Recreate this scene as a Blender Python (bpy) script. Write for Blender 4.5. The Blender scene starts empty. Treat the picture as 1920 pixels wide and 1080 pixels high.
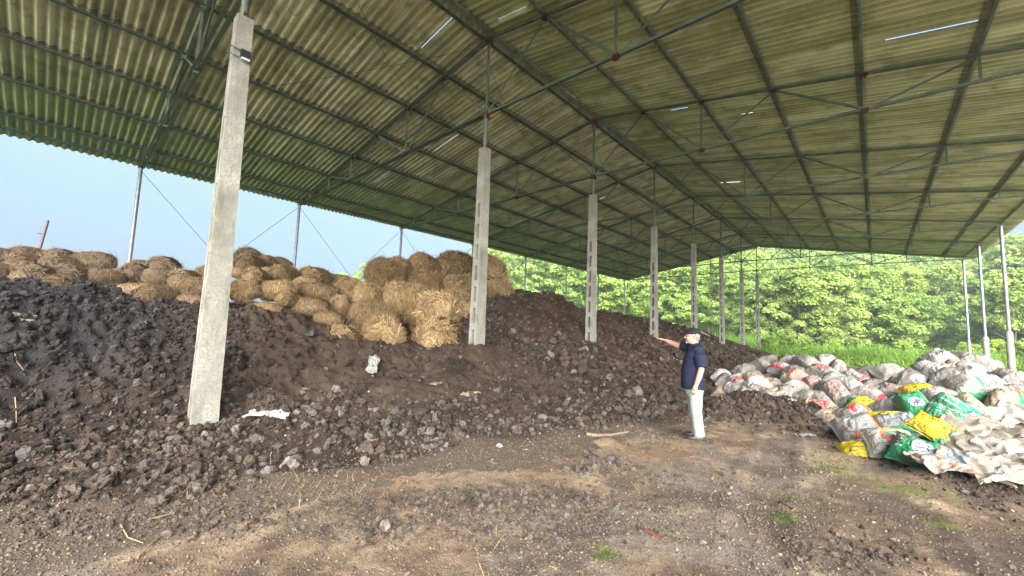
import bpy, math, random
import numpy as np
from mathutils import Vector, Matrix

R = math.radians
sc = bpy.context.scene
col = sc.collection

# ---------------------------------------------------------------- camera, world, sun, exposure
CAM = np.array([0.0, 0.0, 1.65])
DV = np.array([-0.66392079, 0.7419402, 0.09345546])
RV = np.array([0.7469198, 0.66400961, 0.03467071])
UV = np.array([0.03633173, -0.09282234, 0.99501961])
FPX = 761.72
cd = bpy.data.cameras.new('camera')
cam = bpy.data.objects.new('camera', cd)
col.objects.link(cam)
cd.sensor_width = 36.0
cd.lens = 36.0 * FPX / 1920.0
cd.clip_start = 0.05
cd.clip_end = 3000
cam.matrix_world = Matrix(((RV[0], UV[0], -DV[0], CAM[0]), (RV[1], UV[1], -DV[1], CAM[1]), (RV[2], UV[2], -DV[2], CAM[2]), (0, 0, 0, 1)))
sc.camera = cam

SUN_EL, SUN_AZ = 24.0, math.degrees(math.atan2(0.68, -0.73))     # azimuth from +Y towards +X
w = bpy.data.worlds.new('World')
sc.world = w
w.use_nodes = True
wn, wl = w.node_tree.nodes, w.node_tree.links
wn.clear()
wo = wn.new('ShaderNodeOutputWorld')
bg = wn.new('ShaderNodeBackground')
sky = wn.new('ShaderNodeTexSky')
sky.sky_type = 'NISHITA'
sky.sun_disc = False
sky.sun_elevation = R(SUN_EL)
sky.sun_rotation = R(SUN_AZ)
sky.air_density = 1.0
sky.dust_density = 1.0
sky.ozone_density = 2.0
# an overcast sky: dimmer and bluer near the horizon, brighter to the zenith, faint cloud mottling
tcw = wn.new('ShaderNodeTexCoord')
sep = wn.new('ShaderNodeSeparateXYZ')
wl.new(tcw.outputs['Generated'], sep.inputs[0])
mr = wn.new('ShaderNodeMapRange')
mr.inputs[1].default_value = 0.0; mr.inputs[2].default_value = 1.0
mr.inputs[3].default_value = 0.62; mr.inputs[4].default_value = 3.2
wl.new(sep.outputs[2], mr.inputs[0])
cn = wn.new('ShaderNodeTexNoise'); cn.inputs['Scale'].default_value = 2.2; cn.inputs['Detail'].default_value = 5
wl.new(tcw.outputs['Generated'], cn.inputs['Vector'])
cm = wn.new('ShaderNodeMapRange'); cm.inputs[3].default_value = 0.86; cm.inputs[4].default_value = 1.16
wl.new(cn.outputs['Fac'], cm.inputs[0])
mul = wn.new('ShaderNodeMath'); mul.operation = 'MULTIPLY'
wl.new(mr.outputs[0], mul.inputs[0]); wl.new(cm.outputs[0], mul.inputs[1])
hz = wn.new('ShaderNodeMix'); hz.data_type = 'RGBA'; hz.inputs['Factor'].default_value = 0.62
hz.inputs['B'].default_value = (2.5, 4.0, 6.3, 1)
wl.new(sky.outputs[0], hz.inputs['A'])
vm = wn.new('ShaderNodeVectorMath'); vm.operation = 'SCALE'
wl.new(hz.outputs['Result'], vm.inputs[0]); wl.new(mul.outputs[0], vm.inputs['Scale'])
wl.new(vm.outputs[0], bg.inputs['Color'])
bg.inputs['Strength'].default_value = 0.0225
wl.new(bg.outputs[0], wo.inputs[0])

sd = bpy.data.lights.new('sun', 'SUN')
sd.energy = 5.0
sd.angle = R(65)
sd.color = (1.0, 0.955, 0.90)
sun = bpy.data.objects.new('sun', sd)
col.objects.link(sun)
_s = Vector((math.sin(R(SUN_AZ)) * math.cos(R(SUN_EL)), math.cos(R(SUN_AZ)) * math.cos(R(SUN_EL)), math.sin(R(SUN_EL))))
sun.rotation_euler = (-_s).to_track_quat('-Z', 'Y').to_euler()
sun.location = _s * 60

sc.view_settings.view_transform = 'Standard'
sc.view_settings.look = 'None'
sc.view_settings.gamma = 1.0
sc.view_settings.exposure = 2.5
sc.render.engine = 'CYCLES'
sc.cycles.max_bounces = 6
sc.cycles.diffuse_bounces = 4
sc.cycles.transmission_bounces = 3
sc.cycles.volume_bounces = 1
sc.cycles.volume_max_steps = 64
sc.cycles.use_denoising = True
sc.cycles.use_adaptive_sampling = True
sc.cycles.adaptive_threshold = 0.015

# ---------------------------------------------------------------- helpers
def ray(px, py):
    return DV + RV * ((px - 960.0) / FPX) - UV * ((py - 540.0) / FPX)
def at_z(px, py, z):
    v = ray(px, py); t = (z - CAM[2]) / v[2]
    return CAM + v * t, t
def at_X(px, py, X):
    v = ray(px, py); t = X / v[0]
    return CAM + v * t, t
def at_Y(px, py, Y):
    v = ray(px, py); t = Y / v[1]
    return CAM + v * t, t
def at_D(px, py, D):
    return CAM + ray(px, py) * D

def tag(o, label=None, cat=None, group=None, kind=None):
    if label: o['label'] = label
    if cat: o['category'] = cat
    if group: o['group'] = group
    if kind: o['kind'] = kind
    return o
def empty(name, loc=(0, 0, 0), parent=None):
    o = bpy.data.objects.new(name, None)
    o.location = loc
    o.empty_display_size = 0.2
    col.objects.link(o)
    o.parent = parent
    return o
def mesh_np(name, V, F, smooth=False):
    """V (n,3); F (m,k) array or list of arrays with different k"""
    me = bpy.data.meshes.new(name)
    V = np.ascontiguousarray(V, dtype=np.float32)
    Fs = [F] if isinstance(F, np.ndarray) else list(F)
    Fs = [np.asarray(f, dtype=np.int32) for f in Fs if len(f)]
    me.vertices.add(len(V)); me.vertices.foreach_set('co', V.ravel())
    nl = sum(f.size for f in Fs); nf = sum(len(f) for f in Fs)
    me.loops.add(nl); me.polygons.add(nf)
    me.loops.foreach_set('vertex_index', np.concatenate([f.ravel() for f in Fs]))
    tot = np.concatenate([np.full(len(f), f.shape[1], np.int32) for f in Fs])
    st = np.concatenate([[0], np.cumsum(tot)[:-1]]).astype(np.int32)
    me.polygons.foreach_set('loop_start', st)
    try: me.polygons.foreach_set('loop_total', tot)
    except Exception: pass
    me.update(calc_edges=True)
    me.polygons.foreach_set('use_smooth', np.full(nf, bool(smooth)))
    me.validate()
    return me
def obj(name, me, mat=None, parent=None, loc=None):
    o = bpy.data.objects.new(name, me)
    col.objects.link(o)
    if mat is not None:
        for m in (mat if isinstance(mat, (list, tuple)) else [mat]): me.materials.append(m)
    o.parent = parent
    if loc is not None: o.location = loc
    return o
def attr_f(me, name, vals, domain='POINT'):
    a = me.attributes.new(name, 'FLOAT', domain)
    a.data.foreach_set('value', np.asarray(vals, np.float32))
def attr_c(me, name, rgb):
    a = me.attributes.new(name, 'FLOAT_COLOR', 'POINT')
    c = np.ones((len(rgb), 4), np.float32); c[:, :3] = rgb
    a.data.foreach_set('color', c.ravel())

class MB:
    """collects shapes, then links them as ONE mesh object"""
    def __init__(s): s.V = []; s.Q = []; s.T = []; s.n = 0
    def add(s, V, F):
        V = np.asarray(V, float); F = np.asarray(F, int)
        (s.Q if F.shape[1] == 4 else s.T).append(F + s.n)
        s.V.append(V); s.n += len(V)
    def box(s, c, size, M=None):
        x, y, z = np.array(size) / 2
        V = np.array([(-x, -y, -z), (x, -y, -z), (x, y, -z), (-x, y, -z), (-x, -y, z), (x, -y, z), (x, y, z), (-x, y, z)])
        if M is not None: V = V @ np.array(M).T
        s.add(V + np.array(c), [(0, 3, 2, 1), (4, 5, 6, 7), (0, 1, 5, 4), (1, 2, 6, 5), (2, 3, 7, 6), (3, 0, 4, 7)])
    def bar(s, a, b, w, h, up=(0, 0, 1)):
        a = np.array(a, float); b = np.array(b, float)
        d = b - a; L = np.linalg.norm(d); d /= L
        sd_ = np.cross(d, up); sd_ /= np.linalg.norm(sd_); u = np.cross(sd_, d)
        M = np.stack([d, sd_, u], 1)
        s.box((a + b) / 2, (L, w, h), M)
    def angle(s, a, b, leg, t=0.006, up=(0, 0, 1), flip=1):
        """an L section steel angle"""
        a = np.array(a, float); b = np.array(b, float)
        d = (b - a) / np.linalg.norm(b - a)
        sd_ = np.cross(d, up); sd_ /= np.linalg.norm(sd_); u = np.cross(sd_, d)
        s.bar(a + u * leg / 2, b + u * leg / 2, t, leg, up)
        o = sd_ * flip * (leg / 2 + t / 2)
        s.bar(a + o + u * t / 2, b + o + u * t / 2, leg, t, up)
    def tube(s, pts, r, n=8, cap=True):
        pts = np.array(pts, float)
        rr = np.broadcast_to(np.asarray(r, float), (len(pts),))
        rings = []
        for i, p in enumerate(pts):
            d = pts[min(i + 1, len(pts) - 1)] - pts[max(i - 1, 0)]
            d /= np.linalg.norm(d)
            ref = np.array([0, 0, 1.0]) if abs(d[2]) < 0.9 else np.array([1.0, 0, 0])
            a = np.cross(d, ref); a /= np.linalg.norm(a); b = np.cross(d, a)
            t = np.arange(n) * 2 * math.pi / n
            rings.append(p + rr[i] * (np.cos(t)[:, None] * a + np.sin(t)[:, None] * b))
        V = np.concatenate(rings); m = len(pts)
        F = [(i * n + j, i * n + (j + 1) % n, (i + 1) * n + (j + 1) % n, (i + 1) * n + j) for i in range(m - 1) for j in range(n)]
        base = s.n
        s.add(V, F)
        if cap:
            for k, off in ((0, 0), (1, (m - 1) * n)):
                c = pts[0] if k == 0 else pts[-1]
                Vc = np.concatenate([rings[0 if k == 0 else -1], [c]])
                s.add(Vc, [((j + 1) % n, j, n) if k else (j, (j + 1) % n, n) for j in range(n)])
    def mesh(s, name, smooth=False):
        F = []
        if s.Q: F.append(np.concatenate(s.Q))
        if s.T: F.append(np.concatenate(s.T))
        return mesh_np(name, np.concatenate(s.V), F, smooth)
    def build(s, name, mat, parent=None, smooth=False):
        return obj(name, s.mesh(name, smooth), mat, parent)

def hash2(ix, iy, seed):
    h = (ix.astype(np.int64) * 374761393 + iy.astype(np.int64) * 668265263 + seed * 974711) & 0x7fffffff
    h = ((h ^ (h >> 13)) * 1274126177) & 0x7fffffff
    h = (h ^ (h >> 16)) & 0x7fffffff
    return (h & 0xffffff) / float(0xffffff)
def vnoise(x, y, seed=0):
    x = np.asarray(x, float); y = np.asarray(y, float)
    ix = np.floor(x); iy = np.floor(y); fx = x - ix; fy = y - iy
    fx = fx * fx * (3 - 2 * fx); fy = fy * fy * (3 - 2 * fy)
    a = hash2(ix, iy, seed); b = hash2(ix + 1, iy, seed); c = hash2(ix, iy + 1, seed); d = hash2(ix + 1, iy + 1, seed)
    return (a * (1 - fx) + b * fx) * (1 - fy) + (c * (1 - fx) + d * fx) * fy
def fbm(x, y, oct=4, seed=0, gain=0.5):
    r = 0; a = 1.0; t = 0
    for o in range(oct):
        r = r + a * vnoise(x * 2 ** o + 17.3 * o, y * 2 ** o - 9.1 * o, seed + o * 31); t += a; a *= gain
    return r / t
def noise3(P, seed=0, oct=2):
    return (fbm(P[:, 0] + P[:, 2] * 0.71, P[:, 1] - P[:, 2] * 0.53, oct, seed) + fbm(P[:, 1] + 5.2 + P[:, 0] * 0.37, P[:, 2] + 1.7, oct, seed + 7)) / 2
def sstep(e0, e1, x):
    t = np.clip((np.asarray(x, float) - e0) / (e1 - e0), 0, 1)
    return t * t * (3 - 2 * t)

# ---------------------------------------------------------------- materials
def new_mat(name):
    m = bpy.data.materials.new(name); m.use_nodes = True
    nt = m.node_tree
    return m, nt, nt.nodes['Principled BSDF']
def N(nt, typ, **kw):
    n = nt.nodes.new(typ)
    for k, v in kw.items():
        if k in n.inputs: n.inputs[k].default_value = v
        else: setattr(n, k, v)
    return n
def ramp(nt, stops, src):
    r = nt.nodes.new('ShaderNodeValToRGB')
    e = r.color_ramp.elements
    while len(e) < len(stops): e.new(0.5)
    for i, (p, c) in enumerate(stops):
        e[i].position = p
        e[i].color = (*c, 1) if len(c) == 3 else c
    nt.links.new(src, r.inputs[0])
    return r.outputs[0]
def noise_tex(nt, scale, detail=4, rough=0.55, coord='Object', stretch=None):
    tc = nt.nodes.new('ShaderNodeTexCoord')
    n = N(nt, 'ShaderNodeTexNoise', Scale=scale, Detail=detail, Roughness=rough)
    src = tc.outputs[coord]
    if stretch:
        mp = nt.nodes.new('ShaderNodeMapping'); mp.inputs['Scale'].default_value = stretch
        nt.links.new(src, mp.inputs[0]); src = mp.outputs[0]
    nt.links.new(src, n.inputs['Vector'])
    return n.outputs['Fac']
def mixc(nt, f, a, b, mode='MIX'):
    m = nt.nodes.new('ShaderNodeMix'); m.data_type = 'RGBA'; m.blend_type = mode
    for s, v in (('Factor', f), ('A', a), ('B', b)):
        if isinstance(v, (int, float)): m.inputs[s].default_value = v
        elif isinstance(v, tuple): m.inputs[s].default_value = (*v, 1) if len(v) == 3 else v
        else: nt.links.new(v, m.inputs[s])
    return m.outputs['Result']
def bump(nt, bs, h, strength=0.4, dist=0.02):
    b = N(nt, 'ShaderNodeBump', Strength=strength, Distance=dist)
    nt.links.new(h, b.inputs['Height']); nt.links.new(b.outputs[0], bs.inputs['Normal'])
def attr_node(nt, name):
    a = nt.nodes.new('ShaderNodeAttribute'); a.attribute_name = name
    return a
def rough_mat(name, c1, c2, scale=8, rough=0.8, bs=0.3, bd=0.01, metal=0.0, detail=5, stretch=None, spots=None):
    m, nt, b = new_mat(name)
    f = noise_tex(nt, scale, detail, stretch=stretch)
    c = ramp(nt, [(0.3, c1), (0.7, c2)], f)
    if spots:
        f2 = noise_tex(nt, spots[1], 4)
        c = mixc(nt, ramp(nt, [(spots[2], (0, 0, 0)), (spots[2] + 0.08, (1, 1, 1))], f2), c, spots[0])
    nt.links.new(c, b.inputs['Base Color'])
    b.inputs['Roughness'].default_value = rough
    if rough > .7: b.inputs['Specular IOR Level'].default_value = .2
    b.inputs['Metallic'].default_value = metal
    if bs: bump(nt, b, noise_tex(nt, scale * 3, 5), bs, bd)
    return m

# ---------------------------------------------------------------- frame of the shed
X0, Y1, BAY = -6.80, 1.457, 5.0
def YK(k): return Y1 + (k - 1) * BAY
RIDGE_Z = 8.64                      # centre line of the top chord at the ridge
SL = {-1: 0.187, 1: 0.170}          # roof pitch, left and right
SPAN = {-1: 11.20, 1: 10.96}
def chord_z(s, side): return RIDGE_Z - SL[side] * s

# ---------------------------------------------------------------- sacks: where they lie (used by the ground too)
_tx = np.array([1300, 1340, 1400, 1480, 1560, 1620, 1680, 1740, 1800, 1860, 1920, 1960.])
_ty = np.array([735, 748, 768, 790, 803, 842, 872, 898, 915, 930, 945, 955.])
_cy = np.array([700, 690, 665, 672, 678, 700, 700, 668, 670, 688, 700, 705.])
_cz = np.array([.45, .50, .80, .85, .85, .55, .65, 1.10, 1.10, .85, .75, .7])
def sack_point(px, py):
    """the point of the heap of sacks seen at this pixel: a ramp rising from its toe to its crest"""
    ty, cy, cz = (np.interp(px, _tx, a) for a in (_ty, _cy, _cz))
    _, Dt = at_z(px, ty, 0.10)
    hv = at_z(px, ty, 0.10)[0]
    v = ray(px, cy); Dc = min((cz - CAM[2]) / v[2], Dt + 9.0) if v[2] < 0 else Dt + 6.0
    best = None
    for tau in np.linspace(-0.05, 1.15, 400):
        D = Dt + (Dc - Dt) * tau
        z = 0.10 + (cz - 0.10) * max(tau, 0) ** 0.75
        p = at_D(px, py, D)
        e = abs(p[2] - z)
        if best is None or e < best[0]: best = (e, D, p, tau)
    return best[2], best[1], best[3]

# ---------------------------------------------------------------- height of the soil heap
HX = np.array([-24, -20, -16, -12, -10.5, -9, -8, -6.8, -5.5, -4.5, -3.5, -2.6, -1.5])
HY = np.array([-12, -6, -2, 0, 1.5, 3, 4.5, 6.5, 8.5, 10, 12, 15, 18, 22, 26, 31, 35, 39, 43.])
HT = np.array([
 [0, .5, 1.2, 1.6, 1.6, 1.4, .8, .2, .05, 0, 0, 0, 0],
 [0, .5, 1.4, 1.8, 1.88, 1.75, 1.1, .32, .10, .02, 0, 0, 0],
 [0, .6, 1.4, 1.8, 1.92, 1.82, 1.15, .28, .08, .02, 0, 0, 0],
 [0, .6, 1.5, 1.9, 1.97, 1.86, 1.15, .20, .07, .03, 0, 0, 0],
 [0, .6, 2.0, 2.0, 1.92, 1.82, 1.10, .14, .09, .04, 0, 0, 0],
 [0, .6, 2.0, 1.95, 1.80, 1.70, 1.22, .42, .14, .05, .01, 0, 0],
 [0, .5, 2.0, 1.9, 1.5, 1.25, 1.08, .76, .30, .12, .04, 0, 0],
 [0, .5, 1.9, 1.8, 1.42, 1.14, 1.12, 1.10, .62, .27, .07, 0, 0],
 [0, .5, 1.3, 1.8, 2.15, 2.0, 1.65, 1.20, .74, .40, .14, .02, 0],
 [0, .6, 1.4, 2.3, 2.75, 2.55, 1.95, 1.28, .85, .50, .22, .05, 0],
 [0, .6, 1.5, 2.5, 2.90, 2.72, 2.10, 1.33, .90, .52, .22, .05, 0],
 [0, .6, 1.3, 2.2, 2.42, 2.32, 1.98, 1.33, .82, .46, .20, .05, 0],
 [0, .6, 1.2, 2.1, 2.32, 2.28, 1.88, 1.25, .72, .40, .15, .03, 0],
 [0, .5, 1.2, 2.0, 2.2, 2.15, 1.72, 1.22, .72, .36, .10, 0, 0],
 [0, .5, 1.0, 1.8, 1.92, 1.85, 1.52, .90, .50, .20, .05, 0, 0],
 [0, .4, .9, 1.6, 1.72, 1.62, 1.32, .86, .40, .10, 0, 0, 0],
 [0, .3, .5, .9, 1.0, .95, .72, .46, .20, 0, 0, 0, 0],
 [0, .1, .2, .3, .35, .3, .2, .1, 0, 0, 0, 0, 0],
 [0, 0, 0, 0, 0, 0, 0, 0, 0, 0, 0, 0, 0]], float)
def _cub(g, x):
    i = np.clip(np.searchsorted(g, x) - 1, 0, len(g) - 2)
    t = np.clip((x - g[i]) / (g[i + 1] - g[i]), 0, 1)
    return i, t
def heap_base(X, Y):
    X = np.asarray(X, float); Y = np.asarray(Y, float)
    i, s = _cub(HX, X); j, t = _cub(HY, Y)
    s = s * 0.55 + 0.45 * s * s * (3 - 2 * s); t = t * t * (3 - 2 * t)
    return (HT[j, i] * (1 - s) + HT[j, i + 1] * s) * (1 - t) + (HT[j + 1, i] * (1 - s) + HT[j + 1, i + 1] * s) * t
def heap_h(X, Y):
    b = heap_base(X, Y)
    on = sstep(0.0, 0.35, b)
    r = b + on * ((fbm(X * 0.9, Y * 0.9, 3, 3) - 0.5) * 0.34 + (fbm(X * 3.1, Y * 3.1, 3, 9) - 0.5) * 0.17)
    lump = np.abs(fbm(X * 7.0, Y * 7.0, 3, 21) - 0.5) * 2
    rgh = sstep(0.40, 0.62, fbm(X * 0.55 + 3, Y * 0.55, 3, 40))
    rgh = rgh * (1 - .8 * sstep(1.8, 2.8, Y) * sstep(8.0, 6.8, Y) * sstep(-5.2, -5.9, X) * sstep(-8.6, -8.0, X))
    rgh = np.maximum(rgh, sstep(2.6, .5, Y) * sstep(-6.9, -8.0, X))
    lump2 = np.abs(fbm(X * 4.2 + 7, Y * 4.2, 2, 23) - 0.5) * 2
    r = r + on * ((0.10 - 0.24 * lump) + (.06 - .16 * lump2)) * (0.25 + 0.75 * rgh)
    r = r - 0.30 * np.exp(-(((X + 5.0) / 0.35) ** 2 + ((Y - 6.4) / 0.45) ** 2)) * on      # a dark hollow dug in the slope
    return r

MOUNDS = [(-1.75, 9.35, 0.75, 0.55, 0.42), (-2.45, 9.0, .5, .5, .20), (-0.95, 9.5, .5, .4, .28), (-0.15, 8.75, .35, .55, .16), (.25, 7.9, .3, .5, .12),
          (.75, 7.0, .3, .5, .10), (1.0, 13.5, 1.2, 1.2, .55), (2.6, 17.5, 2.2, 1.6, .6), (-2.95, 5.45, .18, .16, .11)]
SACK_BUMPS = []          # filled below from the sacks: (x, y, z)
def ground_h(X, Y, bumps=True):
    X = np.asarray(X, float); Y = np.asarray(Y, float)
    near = np.exp(-((X / 30) ** 2 + ((Y - 8) / 30) ** 2))
    h = (fbm(X * 0.35, Y * 0.35, 3, 5) - 0.5) * 0.10 * near + (fbm(X * 2.2, Y * 2.2, 4, 6) - 0.5) * 0.05 * near
    h = h + (fbm(X * 11, Y * 11, 3, 8) - 0.5) * 0.028 * near
    # shallow wheel ruts running along the shed
    for rx in (-.55, 1.15):
        q = X + .22 * (Y - 4) - rx + .25 * np.sin(Y * .5)
        h = h - .035 * np.exp(-(q / .16) ** 2) * near * (.5 + fbm(X * 2, Y * .7, 2, 55)) + .018 * np.exp(-((np.abs(q) - .27) / .10) ** 2) * near
    for mx, my, sx, sy, a in MOUNDS:
        g = np.exp(-(((X - mx) / sx) ** 2 + ((Y - my) / sy) ** 2))
        h = h + a * g * (0.75 + 0.5 * fbm(X * 5, Y * 5, 3, 77))
    if bumps:
        b = np.zeros_like(h)
        for sx, sy, sz in SACK_BUMPS:
            b = np.maximum(b, (sz - 0.16) * np.exp(-(((X - sx) ** 2 + (Y - sy) ** 2) / 0.42 ** 2) ** 1.3))
        h = np.maximum(h, b)
    Dp = X * DV[0] + Y * DV[1]; La = X * RV[0] + Y * RV[1]
    a = La / np.maximum(Dp, 1)
    f = sstep(-0.50, 0.0, a) * sstep(1, 20, Dp)
    rise = np.clip(Dp - 54, 0, 95)
    h = h + f * (rise * 0.27 + 1.6 * (fbm(X * .03, Y * .03, 3, 90) - .5) * sstep(0, 30, rise))
    return h

def axis(parts):
    out = []
    for a, b, st in parts:
        n = max(1, int(round((b - a) / st))); out += list(np.linspace(a, b, n, endpoint=False))
    out.append(parts[-1][1])
    return np.array(out)
def sheet(xs, ys, hf):
    X, Y = np.meshgrid(xs, ys)
    Z = hf(X, Y)
    nx, ny = len(xs), len(ys)
    i = np.arange(nx * ny).reshape(ny, nx)
    F = np.stack([i[:-1, :-1], i[:-1, 1:], i[1:, 1:], i[1:, :-1]], -1).reshape(-1, 4)
    return np.stack([X, Y, Z], -1).reshape(-1, 3), F

# ---------------------------------------------------------------- sacks
def mat_print(name, colr=None, dirt=(.20, .165, .125), amt=.62, bumpy=.35, rough=.5):
    m, nt, b = new_mat(name)
    oi = nt.nodes.new('ShaderNodeObjectInfo')
    tcn = nt.nodes.new('ShaderNodeTexCoord')
    vadd = nt.nodes.new('ShaderNodeVectorMath'); vadd.operation = 'ADD'
    nt.links.new(tcn.outputs['Object'], vadd.inputs[0]); nt.links.new(oi.outputs['Location'], vadd.inputs[1])
    def nz(sc_, d=5):
        n = N(nt, 'ShaderNodeTexNoise', Scale=sc_, Detail=d, Roughness=.65); nt.links.new(vadd.outputs[0], n.inputs['Vector']); return n.outputs['Fac']
    base = oi.outputs['Color'] if colr is None else colr
    c = mixc(nt, ramp(nt, [(.46, (0, 0, 0)), (.66, (amt, amt, amt))], nz(3.2)), base, dirt)
    c = mixc(nt, ramp(nt, [(.56, (0, 0, 0)), (.72, (amt, amt, amt))], nz(17)), c, tuple(d * .55 for d in dirt))
    nt.links.new(c, b.inputs['Base Color']); b.inputs['Roughness'].default_value = rough
    n9 = N(nt, 'ShaderNodeTexNoise', Scale=6.5, Detail=3, Roughness=.55, Distortion=1.2); nt.links.new(vadd.outputs[0], n9.inputs['Vector'])
    cr = ramp(nt, [(.40, (0, 0, 0)), (.50, (1, 1, 1)), (.60, (0, 0, 0))], n9.outputs['Fac'])
    hsum = nt.nodes.new('ShaderNodeMath'); hsum.operation = 'MULTIPLY_ADD'; nt.links.new(cr, hsum.inputs[0]); hsum.inputs[1].default_value = .8; nt.links.new(nz(24, 5), hsum.inputs[2])
    bump(nt, b, hsum.outputs[0], min(1, bumpy * 2), .018)
    return m
M_SACK = mat_print('woven_sack')
M_SHEET = mat_print('emptied_sack_cloth', amt=.42, bumpy=.10)
M_PR = {'red': mat_print('red_print', (.46, .035, .045), amt=.4), 'green': mat_print('green_print', (.012, .215, .085), amt=.25), 'white': mat_print('white_print', (.46, .46, .45), amt=.4),
        'orange': mat_print('orange_print', (.68, .15, .03), amt=.3), 'yellow': mat_print('yellow_print', (.62, .50, .012), amt=.2), 'ink': mat_print('black_ink', (.030, .034, .032), amt=.15),
        'navy': mat_print('navy_ink', (.03, .05, .16), amt=.15), 'brown': mat_print('rusty_stain', (.30, .215, .135), amt=.5), 'palered': mat_print('faded_red_print', (.48, .22, .19), amt=.5),
        'grey': mat_print('grey_print', (.36, .36, .36), amt=.5), 'slate': mat_print('slate_print', (.20, .25, .28), amt=.5), 'pink': mat_print('pink_print', (.58, .36, .27), amt=.45)}
MAT_ORDER = [M_SACK] + list(M_PR.values()); MAT_I = {k: i + 1 for i, k in enumerate(M_PR)}
_txt = {}
def text_shape(s):
    """triangles of a word, centred, one unit high"""
    if s not in _txt:
        cu = bpy.data.curves.new('lettering', 'FONT'); cu.body = s; cu.align_x = 'CENTER'; cu.align_y = 'CENTER'; cu.size = 1.35; cu.resolution_u = 2; cu.offset = .02
        o = bpy.data.objects.new('lettering', cu); col.objects.link(o)
        dg = bpy.context.evaluated_depsgraph_get(); ev = o.evaluated_get(dg); me = ev.to_mesh()
        me.calc_loop_triangles()
        V = np.array([v.co[:] for v in me.vertices]); T = np.array([t.vertices[:] for t in me.loop_triangles])
        ev.to_mesh_clear(); bpy.data.objects.remove(o); bpy.data.curves.remove(cu)
        for _ in range(2):                                            # finer triangles, so that the word follows the folds
            mids = {}; V2 = list(V); T2 = []
            def md(i, j):
                k = (min(i, j), max(i, j))
                if k not in mids: mids[k] = len(V2); V2.append((V[i] + V[j]) / 2)
                return mids[k]
            for a, b_, c in T:
                x, y, z = md(a, b_), md(b_, c), md(c, a); T2 += [(a, x, z), (b_, y, x), (c, z, y), (x, y, z)]
            V, T = np.array(V2), np.array(T2)
        _txt[s] = (V, T)
    return _txt[s]
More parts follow.
